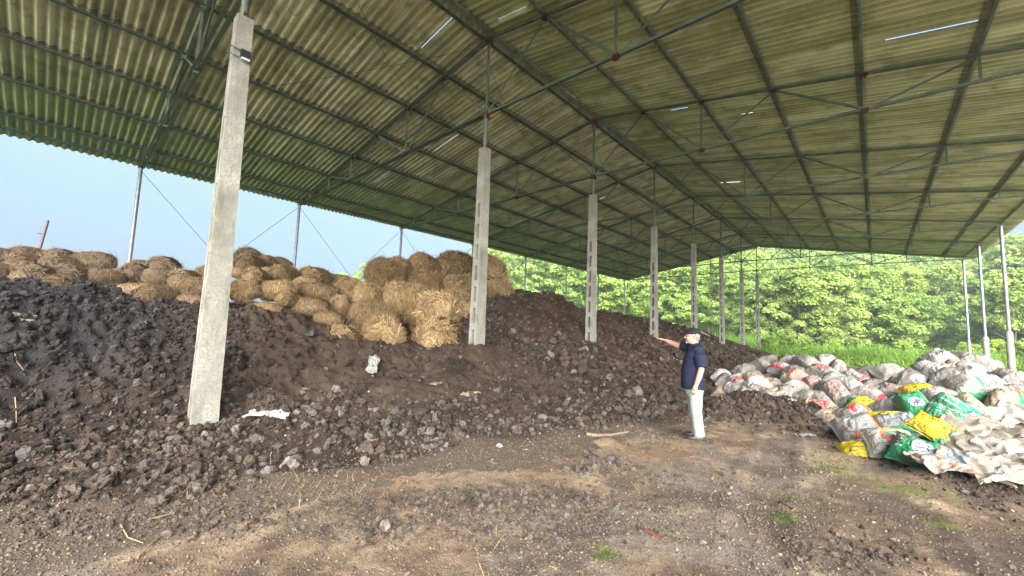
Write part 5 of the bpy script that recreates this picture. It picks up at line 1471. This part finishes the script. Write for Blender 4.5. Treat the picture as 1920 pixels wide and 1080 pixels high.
b.tube([(hx + .105, -.010, 1.588), (hx + .112, 0, 1.592), (hx + .105, .010, 1.588)], .002, 5)
obj('glasses', b.mesh('glasses', True), M_FRAME, man)
for s in (-1, 1):
    b = MB(); ball(b, (hx + .090, s * .033, 1.583), (.009, .013, .007)); obj('eye', b.mesh('eye', True), M_EYE, man)

# ---------------------------------------------------------------- litter on the heap and the floor
def hsurf(px, py):
    """where the ray through this pixel meets the heap or the floor"""
    v = ray(px, py); t = np.geomspace(1.5, 45, 260)
    def under(t):
        P = CAM + v * t[:, None]; h = np.maximum(ground_h(P[:, 0], P[:, 1], False), np.where(heap_base(P[:, 0], P[:, 1]) > .012, heap_h(P[:, 0], P[:, 1]), -9))
        return P, P[:, 2] < h
    P, u = under(t)
    if not u.any(): return P[-1] + np.array((0, 0, -90.)), 99.0
    k = max(1, int(np.argmax(u)))
    t = np.linspace(t[k - 1], t[k], 24); P, u = under(t); k = int(np.argmax(u))
    return P[k], t[k]
M_FILM = mat_print('plastic_film', (.27, .275, .275), (.18, .155, .12), .6, .6, .45)
M_CARD = mat_print('dirty_card', (.22, .185, .135), (.12, .085, .055), .7, .4, .8)
M_STICK = rough_mat('weathered_wood', (.10, .075, .05), (.24, .19, .14), 14, .9, .5, .006, stretch=(1, 8, 1))
M_DRY = rough_mat('dry_stalk', (.21, .13, .055), (.34, .24, .12), 10, .8, .2, .003)
M_REDS = rough_mat('red_string', (.22, .02, .02), (.30, .04, .035), 30, .7, 0)
M_STONE = rough_mat('pale_stone', (.085, .075, .064), (.18, .158, .132), 12, .95, .6, .012)
def scrap(name, px, py, L, W, ang, mat, lab, cat, seed, hang=0.0, lift=.03):
    p, D = hsurf(px, py); e = .25
    hx_ = (surf(np.array([p[0] + e, p[0] - e]), np.array([p[1], p[1]]))); hy_ = (surf(np.array([p[0], p[0]]), np.array([p[1] + e, p[1] - e])))
    nrm = np.array((-(hx_[0] - hx_[1]) / (2 * e), -(hy_[0] - hy_[1]) / (2 * e), 1)); nrm /= np.linalg.norm(nrm)
    v = (p - CAM) / D; v /= np.linalg.norm(v); d = RV * math.cos(R(ang)) + UV * math.sin(R(ang)); d3 = d - v * (d @ nrm) / (v @ nrm); d3 /= np.linalg.norm(d3); yv = np.cross(nrm, d3)
    me = sack_mesh(seed, L, W, .012 + hang, (), True, 1.3)
    n = len(me.vertices); P = np.empty(n * 3, np.float32); me.vertices.foreach_get('co', P); P = P.reshape(-1, 3)
    s_ = min(1, L / .7); P[:, 2] *= s_
    P[:, 1] *= .65 + .45 * fbm(P[:, 0] * 3.5 / L + seed, P[:, 0] * 0, 2, seed)          # ragged outline
    me.vertices.foreach_set('co', P.ravel()); me.update(); me.materials.clear(); me.materials.append(mat)
    me.polygons.foreach_set('material_index', np.zeros(len(me.polygons), np.int32))
    o = bpy.data.objects.new(name, me); col.objects.link(o)
    M = Matrix(((d3[0], yv[0], nrm[0], 0), (d3[1], yv[1], nrm[1], 0), (d3[2], yv[2], nrm[2], 0), (0, 0, 0, 1))); M.translation = Vector(p + nrm * lift); o.matrix_world = M
    return tag(o, lab, cat)
scrap('plastic_bag', 698, 690, .62, .19, 84, M_FILM, 'limp white plastic bag hanging on the soil below the yellow straw tip', 'plastic bag', 801, .05, .10)
scrap('plastic_sheet', 500, 783, .62, .16, -4, M_FILM, 'torn white plastic sheet lying right of the nearest pillar base', 'plastic sheet', 802, .02, .05)
scrap('paper_scrap', 818, 722, .22, .10, 5, M_CARD, 'pale flat scrap on the bare soil slope left of the dark hollow', 'scrap', 803)
scrap('paper_scrap', 880, 742, .40, .12, 4, M_CARD, 'straw coloured scrap below the pale flat one on the slope', 'scrap', 804)
scrap('plastic_scrap', 945, 715, .26, .10, 60, M_FILM, 'pinkish plastic rag by the dark hollow in the slope', 'scrap', 805)
scrap('plastic_scrap', 1268, 676, .42, .14, -25, M_FILM, 'white plastic strip on the heap under the pointing arm', 'scrap', 806)
scrap('plastic_scrap', 1322, 627, .75, .30, -30, M_FILM, 'white plastic sheet on the heap right behind the black cap', 'scrap', 807)
scrap('plastic_scrap', 1247, 640, .5, .16, -30, M_FILM, 'grey plastic strip on the heap beside the pointing hand', 'scrap', 808)
scrap('paper_scrap', 1508, 819, .30, .12, 5, M_FILM, 'white scrap on the bare floor between the man and the coloured sacks', 'scrap', 809)
scrap('paper_scrap', 42, 596, .22, .10, -20, M_CARD, 'pale scrap high on the black slope at the far left', 'scrap', 810)
scrap('paper_scrap', 234, 566, .24, .10, -15, M_CARD, 'cream scrap near the soil crest below the first edge post', 'scrap', 811)
scrap('paper_scrap', 700, 828, .14, .07, 10, M_CARD, 'cream scrap among the clods at the toe of the heap', 'scrap', 812)
def stick(name, pts, r, mat, lab, cat, lift=.02, taper=.6):
    P = []
    for q_ in pts:
        p, _ = hsurf(*q_); p = p.copy(); p[2] += lift; P.append(p)
    mb = MB(); mb.tube(P, np.linspace(r, r * taper, len(P)), 7); o = mb.build(name, mat, None, True)
    return tag(o, lab, cat)
stick('branch', [(1100, 816), (1118, 819), (1145, 818), (1178, 812)], .030, M_STICK, 'grey weathered branch lying at the toe of the heap left of the man', 'branch')
stick('dry_stalk', [(226, 988), (240, 1012), (268, 1022)], .0055, M_DRY, 'curved dry orange stalk at the lower left, left one of three', 'stalk', .015, .5)
stick('dry_stalk', [(276, 978), (318, 968), (346, 948)], .0055, M_DRY, 'dry stalk with its tip pointing up right, uppermost of three', 'stalk', .015, .5)
stick('dry_stalk', [(258, 1050), (285, 1022), (314, 996)], .006, M_DRY, 'frayed dry stalk slanting down left, lowest of three', 'stalk', .015, .4)
stick('twig', [(205, 782), (222, 750), (262, 716)], .008, M_STICK, 'thin bent twig on the black slope left of the nearest pillar', 'twig', .02)
stick('twig', [(26, 660), (32, 682), (44, 697)], .008, M_STICK, 'pale bent twig on the black slope at the far left', 'twig', .02)
stick('twig', [(27, 755), (29, 785), (29, 803)], .005, M_DRY, 'short pale stalk upright on the slope at the far left edge', 'twig', .06)
stick('string', [(1204, 988), (1214, 1000), (1226, 1006), (1242, 1014)], .0045, M_REDS, 'bright red string lying on the floor in front', 'string', .012, 1)
stick('twig', [(1406, 1052), (1420, 1062), (1440, 1068)], .006, M_STICK, 'thin twig on the floor near the bottom of the photo', 'twig', .012)
stick('twig', [(1465, 943), (1478, 950), (1490, 957)], .016, M_STONE, 'pale splinter on the floor beside a small green tuft', 'twig', .012)
# poles standing up behind the bales
p0, _ = at_X(70, 482, -12.6); p1, _ = at_X(90, 413, -12.6)
mb = MB(); mb.tube([p0 - (p1 - p0) * .6, p1], .024, 10); mb.box(p0 + (p1 - p0) * .62 + np.array((0, -.06, 0)), (.02, .07, .015))
M_PUR = rough_mat('rusty_purple_paint', (.075, .04, .06), (.11, .055, .055), 14, .6, .2, .004)
tag(mb.build('leaning_pole', M_PUR, None, True), 'rusty purplish pole leaning out of the straw bales on the left', 'pole')
p0, _ = at_X(407, 520, -12.2); p1, _ = at_X(404, 484, -12.2)
mb = MB(); mb.tube([p0, p1], [.022, .014], 7); mb.tube([p0 + (p1 - p0) * .55, p0 + (p1 - p0) * .72 + np.array((0, .10, 0))], .010, 5)
tag(mb.build('stick', M_STICK, None, True), 'thin stick poking up from the bales left of the nearest pillar', 'stick')
def stone(px, py, w_px, lab, seed, mat=None):
    p, D = hsurf(px, py); s = w_px * D / FPX / 2
    o = obj('stone', mesh_np('stone', SH2[seed % 8] * s, F2, False), mat or M_STONE, None, tuple(p + np.array((0, 0, s * .35)))); o.rotation_euler = (.3 * seed, .2, seed)
    return tag(o, lab, 'stone')
stone(1095, 661, 22, 'round pale stone on the heap below the third pillar', 1)
stone(1240, 676, 12, 'small pale stone on the heap under the pointing forearm', 2)
stone(591, 884, 13, 'small white stone on the floor at the toe of the heap', 3, M_FILM)
stone(543, 877, 26, 'rounded grey clod lying clear of the others on the floor', 4)
stone(722, 992, 24, 'pale grey stone on the floor, largest in the lower middle', 5)
stone(683, 870, 26, 'grey lump of crust at the front edge of the clods', 6)
stone(936, 838, 12, 'white chip lying on the bare floor in the middle', 7, M_FILM)
stone(629, 733, 22, 'smooth grey stone sunk in the slope below the lone bale', 8)
# loose straw on the floor
rg = np.random.default_rng(3)
Pn = []
for px, py, sx, sy, n in ((610, 900, 90, 26, 260), (640, 930, 60, 22, 160), (480, 960, 150, 30, 90), (860, 1010, 60, 25, 40), (1180, 850, 120, 22, 120), (950, 880, 200, 45, 130), (700, 1000, 300, 50, 90), (1350, 900, 200, 60, 110), (1270, 830, 90, 18, 90), (640, 655, 40, 14, 90), (720, 665, 50, 10, 80), (850, 650, 50, 12, 90), (960, 590, 16, 10, 60), (540, 590, 60, 8, 60), (300, 800, 200, 60, 40)):
    for _ in range(n):
        p, D = hsurf(rg.normal(px, sx), rg.normal(py, sy))
        if D < 40: Pn.append(p)
Pn = np.array(Pn); n = len(Pn); Pn[:, 2] += .008
a = rg.uniform(0, 2 * math.pi, n); T = np.stack([np.cos(a), np.sin(a), rg.normal(0, .08, n)], 1); Nn = np.tile((0, 0, 1.0), (n, 1))
V1, F1_ = strands(Pn, T, Nn, rg.uniform(.04, .19, n), rg.uniform(.0012, .0028, n), (rg.normal(.02, .03, n), -rg.uniform(0, .03, n)), rg)
me = mesh_np('loose_straw', V1, F1_, False); attr_f(me, 'tone', np.repeat(rg.uniform(.35, 1, n), 6))
o = obj('loose_straw', me, M_STRAW); o.color = (.85, .80, .70, 1); tag(o, kind='stuff')
# tufts of grass growing through the floor
Pn = []
for px, py, s, n in ((1468, 974, 14, 160), (1475, 970, 8, 80), (1135, 1045, 16, 130), (1560, 872, 26, 160), (1590, 885, 20, 80), (1500, 940, 25, 40), (1745, 985, 30, 60)):
    for _ in range(n):
        p, D = hsurf(rg.normal(px, s), rg.normal(py, s * .35)); Pn.append(p)
Pn = np.array(Pn); n = len(Pn); T = np.stack([rg.normal(0, .6, n), rg.normal(0, .6, n), np.ones(n)], 1); T /= np.linalg.norm(T, axis=1)[:, None]
Nn = np.cross(T, rg.normal(size=(n, 3))); Nn /= np.linalg.norm(Nn, axis=1)[:, None]
V1, F1_ = strands(Pn, T, Nn, rg.uniform(.010, .035, n), rg.uniform(.0012, .003, n), (np.zeros(n), rg.uniform(0, .012, n)), rg)
me = mesh_np('short_grass', V1, F1_, False); attr_f(me, 'tone', np.repeat(rg.uniform(0, .8, n), 6))
o = obj('short_grass', me, M_GRASS); o.color = (.55, .50, .55, 1); tag(o, kind='stuff')

# ---------------------------------------------------------------- trees: trunk and crown, copied
M_BARK = rough_mat('bark', (.07, .06, .045), (.16, .14, .11), 6, .9, .4, .01)
def leaves(C, Nn, size, rg, droop=.35):
    """each leaf a bent pair of quads"""
    n = len(C)
    T = np.cross(Nn, rg.normal(size=(n, 3))); T /= np.linalg.norm(T, axis=1)[:, None] + 1e-9
    B = np.cross(Nn, T)
    L = size[:, None]; Wd = size[:, None] * .30
    V = np.stack([C - T * L * .5, C - B * Wd + Nn * .0, C + B * Wd, C + T * L * .5 - Nn * L * droop * .5], 1)
    V[:, 1] -= T * L * .0; mid = C + Nn * L * .06
    V = np.stack([C - T * L * .5, mid - B * Wd, C + T * L * .5 - Nn * L * droop * .4, mid + B * Wd], 1)
    F = (np.array([(0, 1, 2, 3)])[None] + (np.arange(n) * 4)[:, None, None]).reshape(-1, 4)
    return V.reshape(-1, 3), F
def crown_np(seed, H, Rr, base, n, lsize, clumps=60):
    rg = np.random.default_rng(seed)
    # clump centres spread through an uneven crown volume
    cz = base + (H - base) * rg.beta(1.3, 1.25, clumps)
    t = (cz - base) / (H - base)
    env = Rr * np.sqrt(np.clip(1 - (1.9 * t - .78) ** 2 * .72, .05, 1)) * rg.uniform(.55, 1.12, clumps)
    a = rg.uniform(0, 2 * math.pi, clumps); rad = env * np.sqrt(rg.uniform(.10, 1, clumps))
    CC = np.stack([rad * np.cos(a), rad * np.sin(a), cz], 1)
    cr = rg.uniform(.45, 1.05, clumps) * Rr * .30
    k = rg.integers(0, clumps, n)
    d = rg.normal(size=(n, 3)); d /= np.linalg.norm(d, axis=1)[:, None]
    d[:, 2] = np.where(d[:, 2] < -.3, -d[:, 2] * .6, d[:, 2])
    P = CC[k] + d * (cr[k] * rg.uniform(.55, 1.05, n))[:, None] * np.array((1.08, 1.08, .88))
    Nn = d * .9 + np.array((0, 0, .45)) + rg.normal(0, .45, (n, 3)); Nn /= np.linalg.norm(Nn, axis=1)[:, None]
    V, F = leaves(P, Nn, lsize * rg.uniform(.6, 1.35, n), rg)
    tone = np.clip(rg.normal(.5, .16, n) + (rg.uniform(-.3, .3, clumps))[k], 0, 1)
    return V, F, np.repeat(tone, 4)
def trunk_mesh(seed, H, base):
    rg = np.random.default_rng(seed); mb = MB()
    pts = [(rg.normal(0, .05) * i, rg.normal(0, .05) * i, H * .86 * i / 7) for i in range(8)]
    mb.tube(pts, np.linspace(.15, .03, 8) * H / 9, 8)
    for _ in range(9):
        i = rg.integers(2, 7); p = np.array(pts[i]); a = rg.uniform(0, 2 * math.pi); L = H * rg.uniform(.14, .28)
        q_ = p + np.array((math.cos(a) * L, math.sin(a) * L, L * .65)); mdp = (p + q_) / 2 + np.array((0, 0, -.08 * L))
        mb.tube([p, mdp, q_], np.array((.055, .038, .014)) * H / 9, 6)
    return mb.mesh('trunk', True)
TREES = []
for i, (H, Rr, base, n, ls) in enumerate(((9.5, 3.3, .9, 14000, .33), (7.5, 3.2, .3, 13000, .32), (12, 3.4, 2.2, 13000, .32), (5.2, 2.9, .1, 10000, .30), (10.5, 2.6, 2.0, 11000, .29))):
    V, F, t = crown_np(200 + i, H, Rr, base, n, ls)
    me = mesh_np('crown', V, F, False); attr_f(me, 'tone', t); me.materials.append(M_LEAF)
    tm = trunk_mesh(300 + i, H, base); tm.materials.append(M_BARK)
    TREES.append((me, tm, H))
rt = random.Random(5)
def tree(kind, px, D, H, lab, tint=(1, 1, 1), grp='broadleaf trees along the edge of the clearing', dz=0, cat='tree', name='broadleaf_tree'):
    me, tm, h0 = TREES[kind]
    p = at_D(px, 600, D); z = float(ground_h(np.array([p[0]]), np.array([p[1]]), False)[0])
    s = H / h0
    r = empty(name, (p[0], p[1], z - .05 + dz)); r.rotation_euler = (0, 0, rt.uniform(0, 6.28)); r.scale = (s * rt.uniform(.9, 1.15),) * 2 + (s,)
    c = bpy.data.objects.new('crown', me); col.objects.link(c); c.parent = r; c.color = (*tint, 1)
    t = bpy.data.objects.new('trunk', tm); col.objects.link(t); t.parent = r
    return tag(r, lab, cat, grp)
FRONT = [
 (1435, 50, 8.0, 0, (.95, 1.0, .9), 'leafy tree just right of the farthest concrete pillar'),
 (1500, 47, 9.5, 0, (1.0, 1.05, .9), 'broad pale tree straight above the white sack heap'),
 (1560, 45, 8.2, 1, (1.1, 1.1, 1.0), 'bushy pale tree reaching down to the grass in the middle of the clearing edge'),
 (1622, 48, 10.2, 0, (.95, 1.05, .85), 'tall broadleaf tree above the lone round white sack, to its left'),
 (1672, 44, 6.6, 3, (.9, 1.0, .8), 'low dark green bush left of the peak of white sacks'),
 (1700, 50, 10.0, 2, (1.15, 1.15, .8), 'yellowish tall tree behind the low dark green bush'),
 (1745, 46, 6.5, 3, (.85, 1.0, .8), 'dark green bush straight behind the peak of white sacks'),
 (1770, 53, 11.0, 0, (1.0, 1.05, .85), 'tall tree between the dark bush and the farthest right hand post'),
 (1835, 48, 8.5, 1, (.9, 1.0, .85), 'tree showing between the two slim posts on the right'),
 (1868, 40, 5.4, 3, (.85, .95, .7), 'dense bush between the thick sleeved post and the slim one'),
 (1905, 36, 7.8, 1, (.95, 1.0, .8), 'leafy tree right of the thick sleeved post'),
 (1950, 36, 6.5, 1, (.85, 1.0, .8), 'tree cut by the right photo edge beside the shed'),
 (1903, 60, 15.5, 2, (1.0, 1.05, .9), 'tall tree on the skyline at the right under the roof corner'),
 (1945, 56, 15.5, 0, (1.0, 1.05, .9), 'tall tree mostly past the right photo edge, behind the bush'),
 (1385, 55, 9.0, 0, (.95, 1.1, .85), 'tree between the two farthest concrete pillars'),
 (1330, 58, 10.5, 2, (1.0, 1.1, .9), 'tree seen above the cap of the man, beyond the pillars'),
 (1275, 60, 10.0, 0, (1.0, 1.15, .95), 'tree beyond the heap between the fourth and fifth pillars'),
 (1190, 62, 10.5, 0, (.95, 1.1, .95), 'tree beyond the heap left of the fourth pillar'),
 (1145, 60, 9.0, 1, (1.05, 1.15, 1.0), 'tree beyond the heap right of the third pillar'),
 (1070, 64, 10.5, 0, (1.0, 1.15, 1.0), 'tree beyond the heap left of the third pillar'),
 (1010, 66, 11.5, 2, (1.0, 1.1, 1.05), 'thin crowned tree above the heap crest near the bale mound'),
 (955, 66, 12.5, 4, (1.0, 1.1, 1.05), 'tree rising right behind the bale mound'),
 (835, 70, 9.3, 2, (1.0, 1.1, 1.0), 'treetop hidden behind the crest of the bale mound'),
 (680, 72, 10.8, 4, (1.0, 1.15, 1.0), 'feathery treetop over the bales left of the mound'),
 (640, 72, 9.8, 4, (1.0, 1.15, 1.0), 'small treetop over the long pair of bales'),
 (566, 74, 10.6, 2, (1.0, 1.15, 1.05), 'lone treetop right of the second edge post'),
]
for px, D, H, k, tn, lab in FRONT: tree(k, px, D, H, lab, tn)
for px, D, H, lab in ((1438, 33, 1.5, 'bright weed bush just right of the farthest concrete pillar base'), (1472, 35, 1.7, 'bright weed bush above the left end of the sack heap crest'), (1512, 37, 1.3, 'low weed bush above the middle of the white sack heap'),
                      (1560, 40, 1.5, 'weed bush under the bushy pale tree at the clearing edge'), (1612, 43, 1.4, 'weed bush under the tall tree left of the peak of sacks'), (1690, 40, 1.6, 'weed bush behind the low dark green bush foot'),
                      (1812, 36, 1.6, 'weed bush left of the slim right hand posts'), (1866, 30, 1.9, 'weed bush at the foot between the thick sleeved post and the next one'), (1912, 25, 1.8, 'weed bush right of the thick sleeved post foot')):
    tree(3, px, D, H, lab, (1.05, 1.12, .62), 'weed bushes on the grass of the clearing', 0, 'bush', 'weed_bush')
# the wooded hillside behind reads as one mass
rg = np.random.default_rng(77)
Vs, Fs, Ts, n0 = [], [], [], 0
for row, (D0, D1, num, Hh) in enumerate(((58, 74, 62, 10.5), (74, 92, 90, 11.0), (92, 115, 100, 12.0), (115, 148, 110, 14))):
    for i in range(num):
        px = 900 + (1140) * (i + rg.uniform(-.4, .4)) / num + rg.uniform(-20, 20)
        D = rg.uniform(D0, D1)
        p = at_D(px, 600, D); z = float(ground_h(np.array([p[0]]), np.array([p[1]]), False)[0])
        H = Hh * rg.uniform(.7, 1.2)
        V, F, t = crown_np(1000 + i + row * 200, H, H * rg.uniform(.30, .42), H * .12, 2300 - 300 * row, .45 + .11 * row, 40)
        V = V + np.array((p[0], p[1], z))
        Vs.append(V); Fs.append(F + n0); Ts.append(np.clip(t + rg.normal(0, .14), 0, 1)); n0 += len(V)
me = mesh_np('forest', np.concatenate(Vs), np.concatenate(Fs), False); attr_f(me, 'tone', np.concatenate(Ts))
o = obj('forest', me, M_LEAF); o.color = (.98, 1.06, .92, 1)
tag(o, kind='stuff')

# ---------------------------------------------------------------- grass and weeds of the clearing
n = 60000
X = rg.uniform(-14, 16, n * 3); Y = rg.uniform(16, 56, n * 3)
Dp = X * DV[0] + Y * DV[1]; La = (X * RV[0] + Y * RV[1]) / np.maximum(Dp, 1)
ok = (Dp < 52) & (La > .50) & (La < 1.45) & (sstep(29.5, 35, Y + .35 * X) + sstep(4.8, 6.8, X) > rg.random(len(X))) & (rg.random(len(X)) < np.clip(26 / np.maximum(Dp, 8), .25, 1) ** 1.2)
X, Y = X[ok][:n], Y[ok][:n]; Dp = Dp[ok][:n]; n = len(X)
Z = ground_h(X, Y, False)
hgt = rg.uniform(.15, .55, n) * (.15 + 1.9 * sstep(.32, .68, fbm(X * .35, Y * .35, 3, 91))) * (1 + .8 * sstep(38, 46, Dp))
P0 = np.stack([X, Y, Z], 1)
T = np.stack([rg.normal(0, .5, n), rg.normal(0, .5, n), np.ones(n)], 1); T /= np.linalg.norm(T, axis=1)[:, None]
Nn = np.cross(T, rg.normal(size=(n, 3))); Nn /= np.linalg.norm(Nn, axis=1)[:, None]
V1, F1_ = strands(P0, T, Nn, hgt, rg.uniform(.012, .035, n), (0 * hgt, hgt * .5), rg)
k = rg.integers(0, n, n); P1 = P0[k] + np.stack([rg.normal(0, .1, n), rg.normal(0, .1, n), hgt[k] * rg.uniform(.3, 1.1, n)], 1)
Nn = rg.normal(0, .5, (n, 3)) + np.array((0, 0, 1)); Nn /= np.linalg.norm(Nn, axis=1)[:, None]
V2, F2_ = leaves(P1, Nn, rg.uniform(.06, .17, n), rg)
me = mesh_np('grass', np.concatenate([V1, V2]), np.concatenate([F1_, F2_ + len(V1)]), False)
tn = np.clip(fbm(X * .3, Y * .3, 3, 95) + rg.normal(0, .18, n), 0, 1)
attr_f(me, 'tone', np.concatenate([np.repeat(tn, 6), np.repeat(tn[k], 4)]))
o = obj('grass', me, M_GRASS); o.color = (1, 1, 1, 1); tag(o, kind='stuff')

# ---------------------------------------------------------------- the humid air
mb = MB(); mb.box((-10, 70, 25.5), (340, 270, 55))
m = bpy.data.materials.new('humid_air'); m.use_nodes = True
nt = m.node_tree; nt.nodes.remove(nt.nodes['Principled BSDF'])
pv = nt.nodes.new('ShaderNodeVolumePrincipled')
pv.inputs['Color'].default_value = (.90, .96, .98, 1); pv.inputs['Density'].default_value = .0009; pv.inputs['Anisotropy'].default_value = .1
nt.links.new(pv.outputs[0], nt.nodes['Material Output'].inputs['Volume'])
tag(mb.build('haze', m), kind='stuff')
